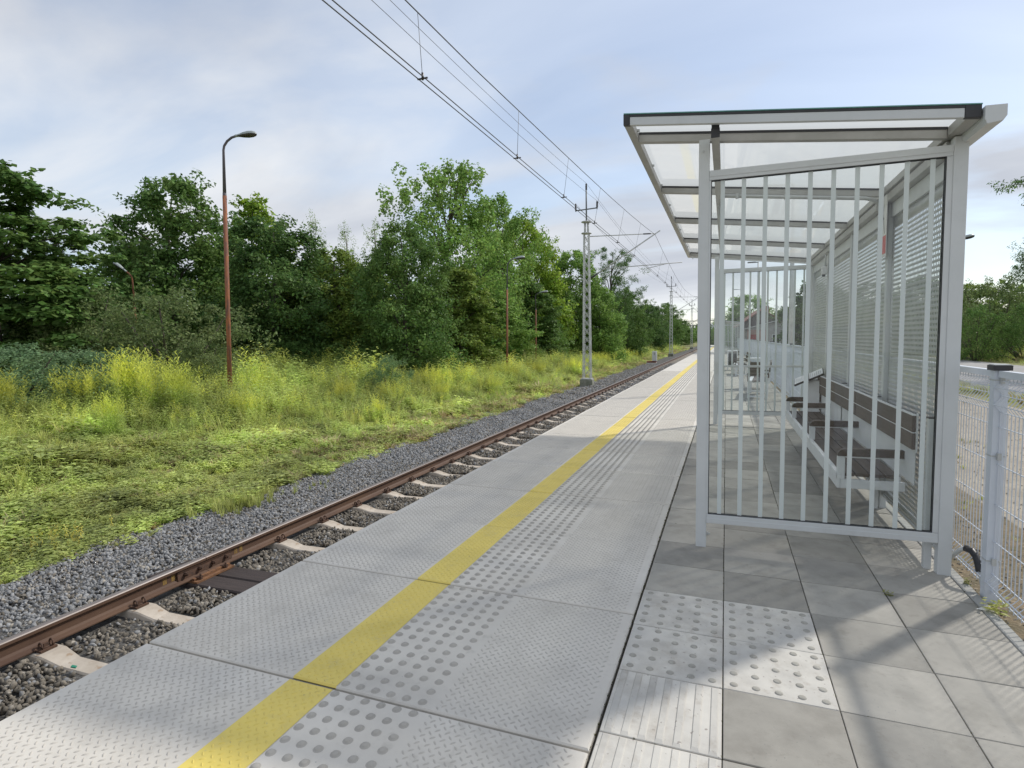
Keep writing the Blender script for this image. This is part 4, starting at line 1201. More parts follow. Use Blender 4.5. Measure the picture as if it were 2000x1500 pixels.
for xo, zs, zm, lb in ((0.62, 9.20, 8.45, 'thin return wire carried by the inner insulators of the mast arms'), (0.0, 10.22, 9.45, 'thin earth wire running over the mast tops'),
                       (-.60, 9.16, 8.4, 'thin return wire carried by the outer insulators of the mast arms')):
    if xo < -.5:
        pts = []
        for a, b in zip(SUP[1:-1], SUP[2:]):
            pts += span_pts(lambda y: MX + xo, zs, zm, a, b)[:-1]
    else:
        pts = []
        for a, b in zip(SUP[:-1], SUP[1:]):
            pts += span_pts(lambda y: MX + xo, zs, zm, a, b)[:-1]
    wire_obj('overhead_wire', pts, .0065, lb)

# small white cabinet on a brick plinth beside the track
t = empty('trackside_cabinet', (-7.05, 61.5, -1.0), label='small white trackside cabinet on a red brick plinth among weeds', cat='cabinet')
part('cabinet_body', MB().box(-.02, .44, -.2, .2, .30, 1.30), MT['white'], t, bevel=.01)
part('door', MB().box(.03, .39, -.212, -.202, .34, 1.26), MT['white'], t, bevel=.004)
part('marking', MB().box(.17, .23, -.216, -.2125, .90, 1.18), MT['mast_dark'], t)
pl = MB(); pl.box(-.6, .42, -.3, .3, -.2, .12)
part('plinth', pl, MT['paper'], t)
for r_ in range(2):
    for i in range(4):
        part('brick', MB().box(-.55 + .235 * i, -.55 + .235 * i + .225, -.27, .25, .124 + .085 * r_, .124 + .085 * r_ + .075), MT['brickred'], t)

# gantry far down the line
t = empty('signal_gantry', (-13.5, 188, -1.0), label='distant lattice gantry spanning the line above the far trees', cat='gantry')
g = MB()
for z in (6.2, 7.6):
    g.tube([(0, 0, z), (26, 0, z)], .09, 4)
    g.tube([(0, 1.2, z), (26, 1.2, z)], .09, 4)
part('girder', g, MT['mast_dark'], t)
g = MB()
for i in range(20):
    g.tube([(i * 1.3, 0, 6.2), (i * 1.3 + .65, 0, 7.6), (i * 1.3 + 1.3, 0, 6.2)], .05, 4)
part('lattice_bars', g, MT['mast_dark'], t, kind='stuff')
for x in (.6, 25.6):
    part('leg', MB().tube([(x, .6, 0), (x, .6, 7.6)], .17, 6), MT['mast_dark'], t)

# ------------------------------------------------------------------ buildings beyond the lot
t = empty('station_shed', (5.0, 66, -.15), label='low pale plastered shed with a shallow gable and red door behind the fence', cat='shed')
W0, W1, D0, D1 = -3.0, 3.4, 0, 7
mb = MB(); mb.prism([(W0, 0), (W1, 0), (W1, 2.55), (.2, 3.35), (W0, 2.55)], 'y', D0, D1)
part('wall', mb, MT['plaster'], t)
part('side_wall_patch', MB().box(W0 + .1, -.9, -.02, -.001, .02, 2.5), MT['brick'], t, label='faded pink plaster part of the wall')
for a, b in (((W0 - .3, 2.50), (.2, 3.42)), ((.2, 3.42), (W1 + .3, 2.50))):
    part('roof', MB().prism([a, b, (b[0], b[1] + .10), (a[0], a[1] + .10)], 'y', D0 - .35, D1 + .3), MT['rooftile'], t)
part('door', MB().box(-2.7, -2.0, -.05, -.021, 0, 2.0), MT['door'], t)
for x in (-.5, .7, 1.9):
    w = part('window', MB().box(x, x + .75, -.03, -.002, .9, 2.0), MT['white'], t)
    part('pane', MB().box(x + .06, x + .34, -.036, -.031, .96, 1.94).box(x + .40, x + .69, -.036, -.031, .96, 1.94), MT['window'], w)
t = empty('dark_house', (4.5, 92, -.15), (0, 0, R(4)), label='dark two storey house with a steep red roof among the trees', cat='house')
mb = MB(); mb.prism([(-2.6, 0), (3.4, 0), (3.4, 3.3), (.4, 5.5), (-2.6, 3.3)], 'y', 0, 8)
part('wall', mb, mat('dark_house_wall', (.10, .085, .085), (.07, .06, .06), rough=.9), t)
for a, b in (((-3.0, 3.15), (.4, 5.65)), ((.4, 5.65), (3.8, 3.15))):
    rf = part('roof', MB().prism([a, b, (b[0], b[1] + .14), (a[0], a[1] + .14)], 'y', -.5, 9.4), MT['redroof'], t)
part('chimney', MB().box(1.2, 1.7, 3, 3.5, 4.6, 6.3), MT['brickred'], rf)
for x in (-2, -.3, 1.2, 2.2):
    for z in (.9,):
        w = part('window', MB().box(x, x + .8, -.03, -.001, z, z + 1.1), MT['paper'], t)
        part('pane', MB().box(x + .07, x + .73, -.036, -.031, z + .07, z + 1.03), MT['window'], w)

# ------------------------------------------------------------------ trees
def leaf_cloud(rg, centres, radii, per, size, flat=.75, droop=0.0, up=.35, aspect=.55):
    """kite-shaped leaves around the clump centres; returns vertices and quads"""
    C = np.repeat(centres, per, 0); Rr = np.repeat(radii, per)[:, None]
    n = len(C)
    d = rg.normal(0, 1, (n, 3)); d /= np.linalg.norm(d, axis=1)[:, None]
    rad = rg.uniform(.25, 1.0, (n, 1)) ** .6
    p = C + d * rad * Rr * np.array([1, 1, flat])
    if droop:
        p[:, 2] -= droop * rg.uniform(0, 1, n) ** 1.5
    nrm = d * .7 + rg.normal(0, .55, (n, 3)) + np.array([0, 0, up])
    nrm /= np.linalg.norm(nrm, axis=1)[:, None]
    t = rg.normal(0, 1, (n, 3)); t[:, 2] -= .5 + droop
    t -= nrm * (t * nrm).sum(1)[:, None]; t /= np.linalg.norm(t, axis=1)[:, None]
    b = np.cross(nrm, t)
    s = size * rg.uniform(.6, 1.3, (n, 1))
    v = np.stack([p, p + t * s * .45 + b * s * aspect * .5, p + t * s, p + t * s * .45 - b * s * aspect * .5], 1).reshape(-1, 3)
    return v, np.arange(n * 4).reshape(-1, 4)

PROF = {
 'dense': lambda t: np.sqrt(np.clip(1 - ((t - .40) / .62) ** 2, 0, 1)) * (1 - .25 * t),
 'maple': lambda t: np.sqrt(np.clip(1 - ((t - .36) / .66) ** 2, 0, 1)) * (1 - .30 * t),
 'poplar': lambda t: np.clip(np.sqrt(np.clip(1 - ((t - .55) / .50) ** 2, 0, 1)) * .95, 0, 1),
 'birch': lambda t: np.sqrt(np.clip(1 - ((t - .42) / .60) ** 2, 0, 1)) * (1.1 - .75 * t),
 'pine': lambda t: np.where(t < .25, .25, np.sqrt(np.clip(1 - ((t - .60) / .44) ** 2, 0, 1))),
 'spruce': lambda t: np.clip(1.0 - t, 0, 1) ** .85,
 'shrub': lambda t: np.sqrt(np.clip(1 - ((t - .25) / .78) ** 2, 0, 1)),
}
def make_tree(kind, seed, H, Rd, nclump, per, size, cr, tmin=.04, inner=.45, droop=0, flat=.75, aspect=.55, trunk_r=.16, lobes=5, up=.35):
    rg = np.random.RandomState(seed)
    pr = PROF[kind]
    # lobed outline: a few bumps and hollows round the crown, different at each height
    ph = rg.uniform(0, 6.28, (lobes, 2)); am = rg.uniform(.08, .20, lobes)
    cs, rs_ = [], []
    t = rg.uniform(tmin, 1.0, nclump * 4)
    w = pr(t); keep = rg.uniform(0, 1, len(t)) < np.clip(w, .12, 1)
    t = t[keep][:nclump]
    a = rg.uniform(0, 2 * math.pi, len(t))
    lob = 1 + sum(am[k] * np.sin((k + 1) * a + ph[k, 0] + 5 * t * (k % 3 + 1) + ph[k, 1]) for k in range(lobes))
    rr = pr(t) * Rd * lob * np.sqrt(rg.uniform(inner ** 2, 1, len(t)))
    z = t * H + rg.normal(0, .01 * H, len(t))
    cs = np.stack([rr * np.cos(a), rr * np.sin(a), z], 1)
    rad = cr * rg.uniform(.55, 1.25, len(t)) * np.clip(1.15 - .5 * t, .5, 1)
    v, f = leaf_cloud(rg, cs, rad, per, size, flat, droop, up, aspect)
    # a looser spray of single twigs beyond the outline
    m = max(12, nclump // 4)
    pick = rg.choice(len(cs), m)
    dirs = cs[pick] * np.array([1, 1, 0]); nn = np.linalg.norm(dirs, axis=1)[:, None] + 1e-6
    dirs = dirs / nn * .6 + rg.normal(0, .3, (m, 3)) + np.array([0, 0, .55])
    tw = np.concatenate([cs[pick] + dirs * rad[pick][:, None] * k for k in (1.0, 1.35, 1.7)])
    v2, f2 = leaf_cloud(rg, tw, np.full(len(tw), cr * .30), max(4, per // 9), size * .85, flat, droop * .5, up, aspect)
    V = np.concatenate([v, v2]); F = np.concatenate([f, f2 + len(v)])
    V[:, 2] = np.maximum(V[:, 2], .02)
    crown = np_mesh('crown', V, F, [LEAF['mid']])
    tb = MB()
    top = H * (.93 if kind != 'shrub' else .5)
    wob = [(rg.normal(0, .012 * H), rg.normal(0, .012 * H)) for _ in range(6)]
    tp = [(wob[i][0] * (i > 0), wob[i][1] * (i > 0), -.4 + (top + .4) * i / 5) for i in range(6)]
    if kind != 'shrub':
        tb.tube(tp, [trunk_r * (1 - .17 * i) for i in range(6)], 8)
    nl = 26 if kind in ('poplar', 'birch', 'pine') else 16
    for i in rg.choice(len(cs), min(nl, len(cs)), replace=False):
        c = cs[i]
        zb = max(.15 * H, c[2] - (.30 if kind == 'poplar' else .18) * H) if kind != 'shrub' else 0
        u = np.clip((zb + .4) / (top + .4) * 5, 0, 4.99); k = int(u); fr = u - k
        s0 = Vector(tp[k]).lerp(Vector(tp[k + 1]), fr) if kind != 'shrub' else Vector((c[0] * .1, c[1] * .1, -.1))
        e = Vector(c)
        mid = s0.lerp(e, .5) + Vector((rg.normal(0, .05), rg.normal(0, .05), .06 * H * .5))
        tb.tube([s0, mid, e], [trunk_r * .38 * (1 - .6 * c[2] / H) + .01, trunk_r * .22, .012], 5)
    trunk = tb.mesh('trunk', [MT['barkb'] if kind == 'birch' else MT['bark']])
    return trunk, crown, H, Rd
PT = {
 'dense': [make_tree('dense', 1, 9, 3, 330, 92, .20, .74, inner=.55), make_tree('dense', 2, 9, 3, 320, 92, .21, .76, inner=.6), make_tree('dense', 3, 9, 3, 350, 92, .18, .70, inner=.5)],
 'maple': [make_tree('maple', 4, 9, 3, 290, 95, .20, .72, flat=.42, aspect=.8, up=.9, inner=.5), make_tree('maple', 5, 9, 3, 280, 95, .20, .74, flat=.40, aspect=.8, up=.9, inner=.5)],
 'poplar': [make_tree('poplar', 6, 14, 4.2, 330, 70, .19, .72, tmin=.12, inner=.1, flat=1.35, aspect=.8, trunk_r=.22)],
 'birch': [make_tree('birch', 7, 12, 2, 130, 45, .13, .50, tmin=.15, inner=.1, droop=.9, trunk_r=.1)],
 'pine': [make_tree('pine', 8, 12, 3.4, 190, 105, .16, .75, tmin=.15, inner=.25, flat=.55, aspect=.35, trunk_r=.22)],
 'spruce': [make_tree('spruce', 9, 9, 3, 300, 70, .16, .60, tmin=.03, inner=.3, flat=.4, droop=.25, aspect=.3)],
 'shrub': [make_tree('shrub', 10, 3, 2, 150, 80, .095, .42, tmin=.02, inner=.35, up=.3, lobes=6), make_tree('shrub', 11, 3, 2, 140, 85, .105, .45, tmin=.02, inner=.35, lobes=7, aspect=.4)],
}
def tree(kind, hue, x, y, zg, h, r, label, i=0, rz=None):
    tr, cr, H, Rd = PT[kind][i % len(PT[kind])]
    nm = {'dense': 'broadleaf_tree', 'maple': 'maple_tree', 'poplar': 'poplar_tree', 'birch': 'birch_tree', 'pine': 'pine_tree', 'spruce': 'spruce_tree', 'shrub': 'shrub'}[kind]
    cat = 'shrub' if kind == 'shrub' else 'tree'
    grp = None
    if kind != 'shrub':
        grp = 'trees of the wood beyond the track' if x < -5 else 'trees beyond the gravel road'
    else:
        grp = 'bushes at the foot of the trees'
    if x < -8.2:
        ng_ = ground_z(x); h += zg - ng_; zg = ng_
    t = empty(nm, (x, y, zg), (0, 0, rz if rz is not None else (x * 7.3 + y * 3.1) % 6.28), label=label, cat=cat, group=grp)
    sc_ = (r / Rd, r / Rd, h / H)
    link('trunk' if kind != 'shrub' else 'stems', tr, t, scale=sc_)
    c = link('crown' if kind != 'shrub' else 'foliage', cr, t, scale=sc_)
    c.material_slots[0].link = 'OBJECT'
    c.material_slots[0].material = LEAF[hue]
    return t
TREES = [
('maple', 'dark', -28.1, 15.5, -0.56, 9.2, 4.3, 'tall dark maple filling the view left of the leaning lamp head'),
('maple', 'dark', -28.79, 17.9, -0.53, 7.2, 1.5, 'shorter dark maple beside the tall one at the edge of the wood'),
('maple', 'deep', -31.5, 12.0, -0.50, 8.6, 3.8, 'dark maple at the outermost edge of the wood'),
('dense', 'dark', -29.97, 25.36, -0.5, 11.4, 4.1, 'dark feathery ash tree just behind the leaning rusty lamp post'),
('dense', 'deep', -34.6, 27.6, -0.5, 8.4, 1.9, 'dark tree behind the ash, with the reddish lamp head above it'),
('maple', 'bright', -28.66, 30.11, -0.54, 11.4, 3.3, 'yellow green maple immediately beyond the leaning lamp post'),
('dense', 'deep', -22.35, 24.93, -0.7, 8.7, 3.3, 'broad deep green tree in front of the yellow green maple'),
('birch', 'pale', -33.88, 43.15, -0.5, 13.9, 2.1, 'first thin pale birch top behind the dark trees'),
('birch', 'pale', -30.19, 42.36, -0.5, 12.6, 1.8, 'slender pale birch top standing alone in the gap'),
('birch', 'pale', -28.05, 43.14, -0.55, 12.8, 2.0, 'pale birch top next to the dense oval tree'),
('dense', 'olive', -21.16, 28.57, -0.73, 7.6, 3.4, 'olive green tree in the dip between two taller crowns'),
('dense', 'dark', -15.95, 27.31, -0.87, 8.6, 2.8, 'dense dark oval tree left of the tall poplar'),
('poplar', 'mid', -19.37, 39.91, -0.78, 15.2, 5.0, 'tallest loose poplar with ragged top and visible limbs'),
('poplar', 'mid', -18.0, 46.2, -0.82, 14.0, 3.9, 'lower poplar shoulder beside the tallest one'),
('maple', 'olive', -15.9, 33.9, -0.88, 7.1, 2.8, 'olive green maple at the foot of the tall poplar'),
('maple', 'mid', -15.04, 38.21, -0.89, 5.6, 2.4, 'small maple behind the rusty lamp with pale head'),
('dense', 'bright', -18.72, 55.09, -0.8, 14.0, 4.2, 'bright green rounded tree right of the poplars'),
('birch', 'pale', -19.43, 67.64, -0.78, 14.6, 3.0, 'weeping pale birch behind the nearest lattice mast'),
('maple', 'dark', -16.14, 49.63, -0.86, 7.6, 2.8, 'dark maple behind the thin distant lamp post'),
('dense', 'mid', -15.42, 60.56, -0.88, 11.7, 3.7, 'mid green tree directly behind the nearest lattice mast'),
('birch', 'mid', -15.4, 69.11, -0.88, 11.6, 3.0, 'green birch beside the nearest lattice mast'),
('pine', 'deep', -12.08, 66.06, -0.97, 13.2, 3.3, 'dark pine with open layered top right of the nearest mast'),
('dense', 'mid', -12.2, 59.69, -0.97, 8.0, 2.8, 'rounded green tree below the dark pine'),
('dense', 'dark', -11.88, 75.74, -0.97, 8.9, 3.1, 'dark tree at the end of the near wood beside the pine'),
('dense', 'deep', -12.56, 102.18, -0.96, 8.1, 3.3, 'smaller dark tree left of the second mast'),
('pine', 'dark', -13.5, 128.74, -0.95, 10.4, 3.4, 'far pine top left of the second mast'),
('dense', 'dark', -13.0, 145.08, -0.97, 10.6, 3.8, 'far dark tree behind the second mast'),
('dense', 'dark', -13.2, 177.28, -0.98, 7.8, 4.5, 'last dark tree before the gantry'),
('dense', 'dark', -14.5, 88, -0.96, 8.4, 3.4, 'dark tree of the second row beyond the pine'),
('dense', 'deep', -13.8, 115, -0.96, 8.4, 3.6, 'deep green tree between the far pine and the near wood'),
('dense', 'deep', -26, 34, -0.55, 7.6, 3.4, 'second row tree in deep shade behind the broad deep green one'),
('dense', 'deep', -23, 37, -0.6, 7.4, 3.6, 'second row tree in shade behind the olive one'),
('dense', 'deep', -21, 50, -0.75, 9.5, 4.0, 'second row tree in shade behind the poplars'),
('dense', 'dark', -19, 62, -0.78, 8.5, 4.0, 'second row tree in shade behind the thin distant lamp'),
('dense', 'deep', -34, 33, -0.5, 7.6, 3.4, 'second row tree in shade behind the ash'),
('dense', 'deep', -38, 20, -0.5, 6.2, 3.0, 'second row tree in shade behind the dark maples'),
('dense', 'mid', 3.48, 108.04, -0.15, 8.6, 5.0, 'big rounded tree seen through the shelter behind the dark house'),
('dense', 'mid', -0.9, 127.84, -0.3, 5.2, 3.3, 'low far tree at the end of the platform seen through the glass'),
('dense', 'deep', 7.8, 93.23, -0.15, 5.9, 2.8, 'small deep green tree right of the dark house'),
('maple', 'deep', 6.9, 57.77, -0.15, 6.3, 2.3, 'maple with gaps of light behind the end of the shelter'),
('dense', 'deep', 9.6, 67.34, -0.15, 7.0, 3.1, 'deep green tree behind the perforated shelter wall'),
('dense', 'dark', 13.94, 69.14, -0.15, 6.9, 3.9, 'mid green tree behind the middle of the shelter wall'),
('dense', 'dark', 16.36, 61.48, -0.15, 6.6, 3.3, 'olive green tree behind the shelter corner'),
('dense', 'olive', 19.9, 62.54, -0.15, 6.1, 2.8, 'olive tree with uneven top between shelter corner and spruce'),
('shrub', 'grey', 18.23, 51.49, -0.15, 5.7, 2.5, 'large sage green willow bush between shelter corner and spruce'),
('spruce', 'deep', 21.2, 54.4, -0.15, 9.6, 3.2, 'dark pointed spruce at the outer edge of the lot'),
('pine', 'deep', 16.5, 33.4, -0.15, 13.0, 3.3, 'pine reaching sparse branches in over the gravel road'),
('shrub', 'dark', 17.9, 46.1, -0.15, 3.6, 1.6, 'fresh green bush in front of the spruce'),
('shrub', 'dark', 15.4, 46.49, -0.15, 3.6, 1.6, 'dark elder like bush just beside the shelter corner'),
('shrub', 'bright', 20.5, 44.0, -0.15, 2.6, 1.7, 'low fresh green bush at the outer edge of the road'),
('shrub', 'grey', -21.34, 17.83, -0.73, 4.6, 3.1, 'wide grey green willow bush left of the leaning lamp post'),
('shrub', 'grey', -25.42, 17.41, -0.62, 4.7, 2.6, 'grey green willow bush below the tall dark maple'),
('shrub', 'blue', -20.2, 11.4, -0.74, 2.5, 2.2, 'bluish low bush nearest the outer edge of the meadow'),
('shrub', 'blue', -18.6, 12.9, -0.8, 2.3, 1.8, 'second bluish low bush behind the tall goldenrod'),
('shrub', 'blue', -22.4, 10.2, -0.7, 2.6, 2.2, 'third bluish low bush below the dark maple'),
('shrub', 'grey', -18.39, 16.77, -0.8, 2.6, 1.5, 'small grey green bush touching the foot of the leaning lamp post'),
('shrub', 'sage', -13.06, 20.85, -0.94, 2.05, .85, 'compact bluish green bush alone at the meadow edge'),
('shrub', 'dark', -20.19, 23.59, -0.76, 2.5, 1.7, 'dark low bush below the broad deep green tree'),
('shrub', 'dark', -16.6, 24.6, -0.86, 2.2, 1.6, 'dark low bush under the dense oval tree'),
('shrub', 'mid', -15.26, 53.15, -0.89, 3.7, 2.0, 'green bush beside the thin distant lamp post'),
('shrub', 'olive', -15.07, 42.54, -0.89, 3.2, 1.9, 'olive bush at the foot of the rusty lamp with pale head'),
('shrub', 'olive', -13.44, 59.15, -0.93, 3.3, 2.6, 'olive bush behind the base of the nearest mast'),
('shrub', 'mid', -13.3, 84.0, -0.95, 3.2, 2.2, 'green bush left of the white cabinet'),
('shrub', 'olive', -12.3, 120.0, -0.95, 3.2, 2.6, 'far olive bush near the second mast'),
]
for i, (k, h, x, y, zg, hh, r, lb) in enumerate(TREES):
    tree(k, h, x, y, zg, hh, r, lb, i)

# far woods that read as one mass: a strip of leafy clumps along the horizon
rg = np.random.RandomState(77)
def wood(name, n, fx, hmin, hmax, size):
    cs = []
    for i in range(n):
        x, y, zb = fx(rg.uniform(0, 1), rg.uniform(0, 1))
        h = rg.uniform(hmin, hmax)
        for k in range(3):
            cs.append((x + rg.normal(0, 1.5), y + rg.normal(0, 1.5), zb + h * (k + .5) / 3))
    cs = np.array(cs)
    v, f = leaf_cloud(rg, cs, np.full(len(cs), (hmin + hmax) / 4.5), 26, size, .8)
    link(name, np_mesh(name, v, f, [LEAF['olive' if name == 'lot_backdrop' else 'dark']]), None, kind='stuff')
wood('far_wood', 420, lambda a, b: (-75 + 150 * a, 300 + 60 * b, -.8), 5, 9, 1.5)
wood('far_wood', 160, lambda a, b: (-16 - 14 * b, 150 + 150 * a, -.9), 5, 9, 1.0)
wood('wood_backdrop', 300, lambda a, b: (-38 - 14 * b - (1 - a) * 12, 16 + 100 * a, -.5), 4.5, 8.0, .6)
wood('lot_backdrop', 170, lambda a, b: (24 + 30 * a, 62 + 16 * b - 14 * a, -.2), 4, 7, .7)
wood('lot_backdrop', 90, lambda a, b: (9 + 14 * a, 78 + 10 * b, -.2), 3.4, 5.2, .5)

# ------------------------------------------------------------------ meadow
def grass_tuft(seed, n, m, spread=.35, lean=.5, w=.03):
    rg = np.random.RandomState(seed); mb = MB()
    for i in range(n):
        a = rg.uniform(0, 6.28); r0 = rg.uniform(0, .16); h = rg.uniform(.55, 1.0)
        d = np.array([math.cos(a), math.sin(a), 0]); s = np.array([-d[1], d[0], 0]) * w
        b = d * r0; l_ = lean * rg.uniform(.3, 1.2)
        p1 = b + d * l_ * .35 * h + np.array([0, 0, .55 * h]); p2 = b + d * l_ * h + np.array([0, 0, h * (1 - .25 * l_)])
        mb.add([b - s, b + s, p1 + s * .8, p1 - s * .8, p2], [(0, 1, 2, 3), (3, 2, 4)])
    return mb.mesh('grass_tuft', [m])
def leafy(seed, n, m, size=.16, h=.9, tall=False, stem=True):
    rg = np.random.RandomState(seed); mb = MB()
    ns = 3 if not tall else 2
    for s_ in range(ns):
        a0 = rg.uniform(0, 6.28); ln = rg.uniform(.05, .35)
        base = np.array([rg.normal(0, .08), rg.normal(0, .08), 0]); top = base + np.array([math.cos(a0) * ln, math.sin(a0) * ln, h * rg.uniform(.8, 1.1)])
        if stem:
            mb.add([base + (.006, 0, 0), base - (.006, 0, 0), top], [(0, 1, 2)])
        for i in range(n):
            t = (i + .5) / n
            p = base * (1 - t) + top * t
            a = i * 2.4 + rg.normal(0, .4)
            d = np.array([math.cos(a), math.sin(a), rg.uniform(-.15, .45)]); sd = np.array([-math.sin(a), math.cos(a), 0])
            L = size * rg.uniform(.7, 1.25) * (1.15 - .5 * t)
            w = L * (.30 if not tall else .13)
            mb.add([p, p + d * L * .5 + sd * w, p + d * L + np.array([0, 0, -.2 * L]), p + d * L * .5 - sd * w], [(0, 1, 2, 3)])
    return mb
def goldenrod(seed, plume=True):
    rg = np.random.RandomState(seed); mb = MB()
    for s_ in range(4):
        a0 = rg.uniform(0, 6.28); ln = rg.uniform(.03, .22)
        base = np.array([rg.normal(0, .09), rg.normal(0, .09), 0]); top = base + np.array([math.cos(a0) * ln, math.sin(a0) * ln, rg.uniform(.78, 1.12)])
        mb.add([base + (.006, 0, 0), base - (.006, 0, 0), top], [(0, 1, 2)])
        n = 24
        for i in range(n):
            t = (i + .6) / n
            p = base * (1 - t) + top * t
            a = i * 2.4 + rg.normal(0, .3)
            hot = t > .62 + .08 * rg.uniform(-1, 1)
            d = np.array([math.cos(a), math.sin(a), rg.uniform(.35, .95) if hot else rg.uniform(-.2, .5)]); sd = np.array([-math.sin(a), math.cos(a), 0])
            L = (.15 if hot else .17) * rg.uniform(.7, 1.2) * (1.25 - .55 * t)
            w = L * .11
            mb.add([p, p + d * L * .5 + sd * w, p + d * L * np.array([1, 1, .75]), p + d * L * .5 - sd * w], [(0, 1, 2, 3)], 1 if hot else 0)
    return mb.mesh('goldenrod', [WD['weed'], WD['plume']])
kinds = [grass_tuft(1, 16, WD['grass']), grass_tuft(2, 18, WD['grass'], lean=.8), grass_tuft(3, 14, WD['dry'], lean=.6),            # 0 1 2
         leafy(4, 8, None, .26, .55).mesh('low_weed', [WD['weedb']]), leafy(5, 9, None, .24, .6).mesh('low_weed', [WD['weed']]),  # 3 4
         leafy(6, 13, None, .19, 1.0, True).mesh('tall_weed', [WD['weed']]), leafy(7, 12, None, .2, 1.0, True).mesh('tall_weed', [WD['weedb']]),   # 5 6
         goldenrod(8), goldenrod(9),                                                                                          # 7 8
         leafy(10, 8, None, .22, .5).mesh('red_weed', [WD['red']]),                                                                # 9
         ]
fl = leafy(11, 9, None, .10, .8, True)
for i in range(16):
    p = np.array([rs.normal(0, .09), rs.normal(0, .09), rs.uniform(.5, .95)])
    fl.add([p, p + (.035, 0, .02), p + (0, .02, .05), p + (-.02, .01, .03)], [(0, 1, 2, 3)], 1)
kinds.append(fl.mesh('toadflax', [WD['weed'], WD['flower']]))                                                                        # 10
rm = np.random.RandomState(21)
def fbm(x, y, s, seed):
    r_ = np.random.RandomState(seed); o = 0
    for k in range(4):
        a = r_.uniform(0, 6.28); f = s * 1.9 ** k; b = r_.uniform(0, 6.28, 2)
        o = o + (np.sin(f * (x * math.cos(a) + y * math.sin(a)) + b[0]) * np.sin(f * (x * math.sin(a) - y * math.cos(a)) * .83 + b[1])) / (1.5 ** k)
    return o
N = 420000
x = rm.uniform(-33, -7.6, N); y = -2 + 150 * rm.uniform(0, 1, N) ** 1.6
d = np.sqrt(x ** 2 + y ** 2)
dens = np.clip((11.5 / d) ** 1.25, 0, 1) * np.where(d < 7, .0, 1)
# leave out what lies outside the view cone (a margin is kept at each side)
ang = np.degrees(np.arctan2(x, y))
ok = (rm.uniform(0, 1, N) < dens * .85) & (ang > -74) & (ang < 0)
edge = -7.74 + .26 * fbm(x * 0, y, .9, 5) + .10 * fbm(x, y, 3.1, 6)
ok &= (x < edge) | ((x < edge + .9) & (rm.uniform(0, 1, N) < .10))
x, y, d, edge = x[ok], y[ok], d[ok], edge[ok]
u = rm.uniform(0, 1, len(x)); off = np.interp(y, [0, 9, 16, 30, 60], [2.0, 2.0, 1.2, .3, .1]); back = np.clip((edge - x - off + .7 * fbm(x, y, .35, 31)) / np.interp(y, [0, 10, 30], [9.5, 8.5, 4.0]), 0, 1)        # 0 at the ballast, 1 in the tall weeds
pat = fbm(x, y, .45, 8); pat2 = fbm(x, y, 1.1, 9)
tallz = np.clip(back * 1.45 - .15 + .28 * pat, 0, 1)
idx = np.zeros(len(x), int); h = np.zeros(len(x))
g = rm.uniform(0, 1, len(x))
lowz = g > tallz
idx = np.where(lowz, np.where(u < .20 - .08 * pat, 0, np.where(u < .28 - .08 * pat, 1, np.where(u < .34 + .06 * pat2, 2, np.where(u < .60, 3, np.where(u < .88, 4, np.where(u < .92, 5, 9)))))),
               np.where(u < .34, 5, np.where(u < .50, 6, np.where(u < .51 + .03 * pat + .04 * back, 7, np.where(u < .52 + .04 * pat + .06 * back, 8, np.where(u < .84, 4, 0))))))
h = np.where(lowz, np.where(idx <= 2, .18 + .36 * back, .25 + .45 * back) * (1 + .36 * pat2), .26 + .86 * back ** 1.2 + .10 * pat) * rm.uniform(.7, 1.25, len(x))
h = np.where((idx == 9), h * .7, h)
ratio = -x / np.maximum(y, .5)
h = h * np.where(x < -13, np.interp(ratio, [1.15, 1.45], [1.0, .62]), 1.0)
h *= 1 + .30 * pat2 * back
# reddish and dry plants gather along the ballast further on
de = (edge - x)
sw = (de < 1.8) & (y > 11) & (rm.uniform(0, 1, len(x)) < .30)
idx = np.where(sw, np.where(rm.uniform(0, 1, len(x)) < .5, 2, 9), idx)
wdt = np.where(lowz, h * 1.45, h * .66) * (1 + .012 * d)
# a few goldenrod clumps that stand out
gx = [(-10.6, 16.2, .35, .8), (-10.9, 21.5, .5, .95), (-10.2, 25.5, .5, .9), (-12.9, 17.6, .5, 1.1), (-13.6, 22.0, .6, 1.2), (-11.0, 35, .9, 1.2), (-10.2, 41, 1.0, 1.2), (-12.4, 27.5, .7, 1.2), (-10.4, 52, 1.4, 1.3), (-10.6, 66, 1.8, 1.3), (-14.4, 10.2, .4, 1.0), (-13.4, 13.4, .45, .95), (-18.0, 9.9, .45, 1.3),
      (-16.6, 12.6, 1.1, 1.75), (-15.4, 12.9, .8, 1.55), (-17.6, 11.6, .7, 1.35), (-15.6, 16.2, 1.0, 1.15), (-11.9, 19.3, .7, 1.0), (-12.8, 24.5, 1.0, 1.2), (-11.5, 30, 1.2, 1.25), (-18.8, 8.4, .5, 1.45)]
ex, ey, eh, ei = [], [], [], []
for cx, cy, rr, hh in gx:
    for k in range(int(48 * rr)):
        ex.append(cx + rm.normal(0, rr * .42)); ey.append(cy + rm.normal(0, rr * .42)); eh.append(hh * rm.uniform(.75, 1.1)); ei.append(7 + k % 2)
# yellow toadflax and a bright grass cushion on the ballast edge
for cx, cy, rr, hh, ii, nn in ((-8.25, 5.05, .22, .38, 10, 34), (-8.35, 3.9, .30, .30, 10, 30), (-8.8, 4.5, .4, .25, 10, 14), (-7.62, 7.25, .24, .34, 1, 46), (-7.5, 7.55, .28, .3, 0, 40), (-7.35, 8.4, .3, .16, 0, 26), (-7.8, 7.7, .3, .3, 0, 24)):
    for k in range(nn):
        ex.append(cx + rm.normal(0, rr)); ey.append(cy + rm.normal(0, rr)); eh.append(hh * rm.uniform(.6, 1.15)); ei.append(ii)
ex, ey, eh, ei = map(np.array, (ex, ey, eh, ei))
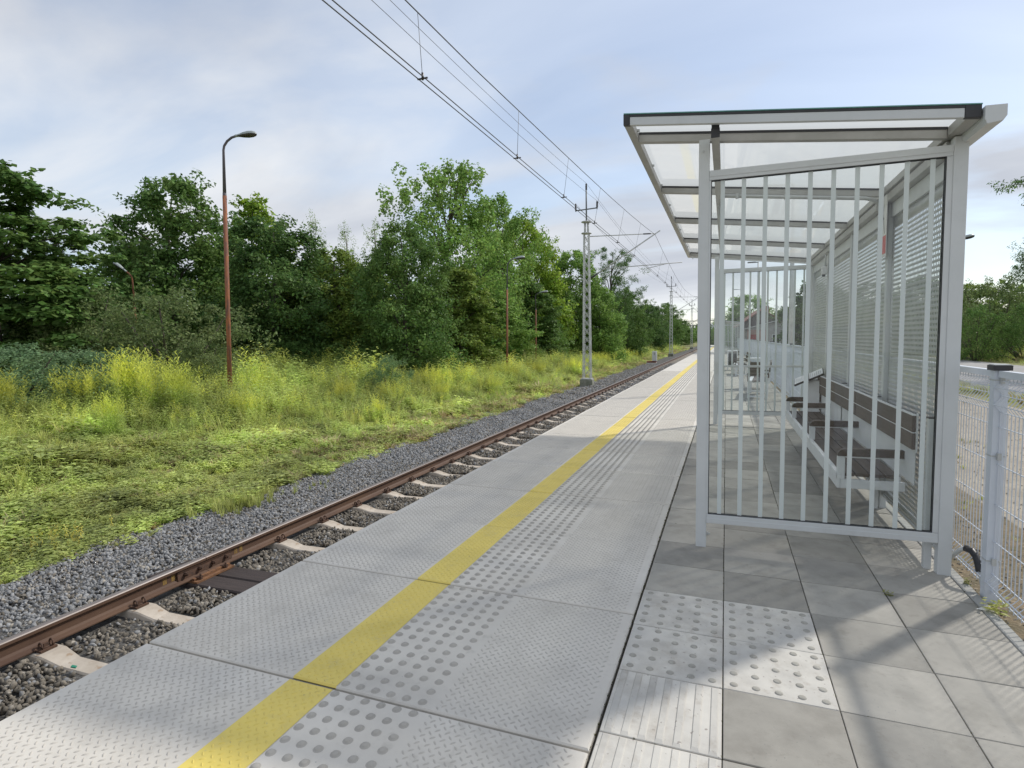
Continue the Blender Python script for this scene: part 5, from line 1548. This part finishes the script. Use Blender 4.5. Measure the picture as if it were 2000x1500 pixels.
# right of the platform: thin tufts on the soil strip, the lot and under the trees
N2 = 9000
x2 = rm.uniform(1.75, 9, N2); y2 = rm.uniform(2.0, 40, N2)
k2 = ((fbm(x2, y2, .7, 12) > .35) & (rm.uniform(0, 1, N2) < .55)) | ((x2 < 2.4) & (rm.uniform(0, 1, N2) < .5)) | (np.abs(x2 - 7.4) < .35)
k2 &= ~((x2 > 4.3) & (x2 < 6.9) & (rm.uniform(0, 1, N2) < .9))
x2, y2 = x2[k2], y2[k2]
h2 = rm.uniform(.05, .13, len(x2)) * np.where(np.abs(x2 - 7.4) < .35, 2.6, 1); i2 = np.where(rm.uniform(0, 1, len(x2)) < .5, 0, np.where(rm.uniform(0, 1, len(x2)) < .6, 2, 4))
x3 = rm.uniform(15.5, 40, 9000); y3 = rm.uniform(30, 62, 9000)
h3 = rm.uniform(.3, .8, 9000) * np.clip((x3 - 15) / 3, .3, 1.2); i3 = rm.choice([0, 2, 5, 6, 7, 4], 9000)
X = np.concatenate([x, ex, x2, x3]); Y = np.concatenate([y, ey, y2, y3]); Hh = np.concatenate([h, eh, h2, h3]); I = np.concatenate([idx, ei, i2, i3])
Wd = np.concatenate([wdt, eh * .6, h2 * 1.2, h3 * 1.1])
Z = np.where(X < -8.2, np.interp(X, GX, GZ), np.where(X < 0, np.interp(X, [-8.1, -7.0, -6.2, -2.75], [-1.065, -.985, -.93, -.93]), -.12)) - .01
n = len(X)
scatter('meadow', np.stack([X, Y, Z], 1), np.stack([rm.normal(0, .10, n), rm.normal(0, .10, n), rm.uniform(0, 6.28, n)], 1), np.stack([Wd, Wd, Hh], 1), I, kinds)
# gravel and dry leaves on the soil strip
n = 9000
x = np.concatenate([rm.uniform(1.64, 2.3, 5200), rm.uniform(2.3, 6, n - 5200)]); y = rm.uniform(2.2, 22, n)
s_ = rm.uniform(.005, .017, n)
scatter('gravel_grit', np.stack([x, y, np.interp(x, [1.55, 1.95, 2.5, 6], [-.066, -.075, -.094, -.13])], 1), rm.uniform(0, 6, (n, 3)), np.stack([s_, s_, s_ * .7], 1), rm.choice([4, 5, 8, 9], n), stones)

# single small weeds by the platform edge
def small_weed(loc, s, label, n=9):
    mb = leafy(int(s * 1000), n, None, .34, .6)
    t = link('small_weed', mb.mesh('small_weed', [WD['grass']]), None, loc, scale=s, label=label, cat='weed')
small_weed((1.618, 4.28, -.035), .16, 'small bright weed growing in the kerb joint by the fence post')
small_weed((1.045, 4.32, -.022), .07, 'tiny weed sprouting where two paver joints cross')
small_weed((1.60, 4.72, -.035), .08, 'tiny dry weed beside the foot of the shelter corner post')
link('fallen_leaf', MB().add([(0, 0, .004), (.05, .014, .012), (.10, 0, .006), (.05, -.014, .004)], [(0, 1, 2, 3)]).mesh('fallen_leaf', [MT['paper']]), None, (1.50, 4.27, -.025), (0, 0, .2),
     label='pale dry leaf lying on the pavers by the kerb', cat='leaf')
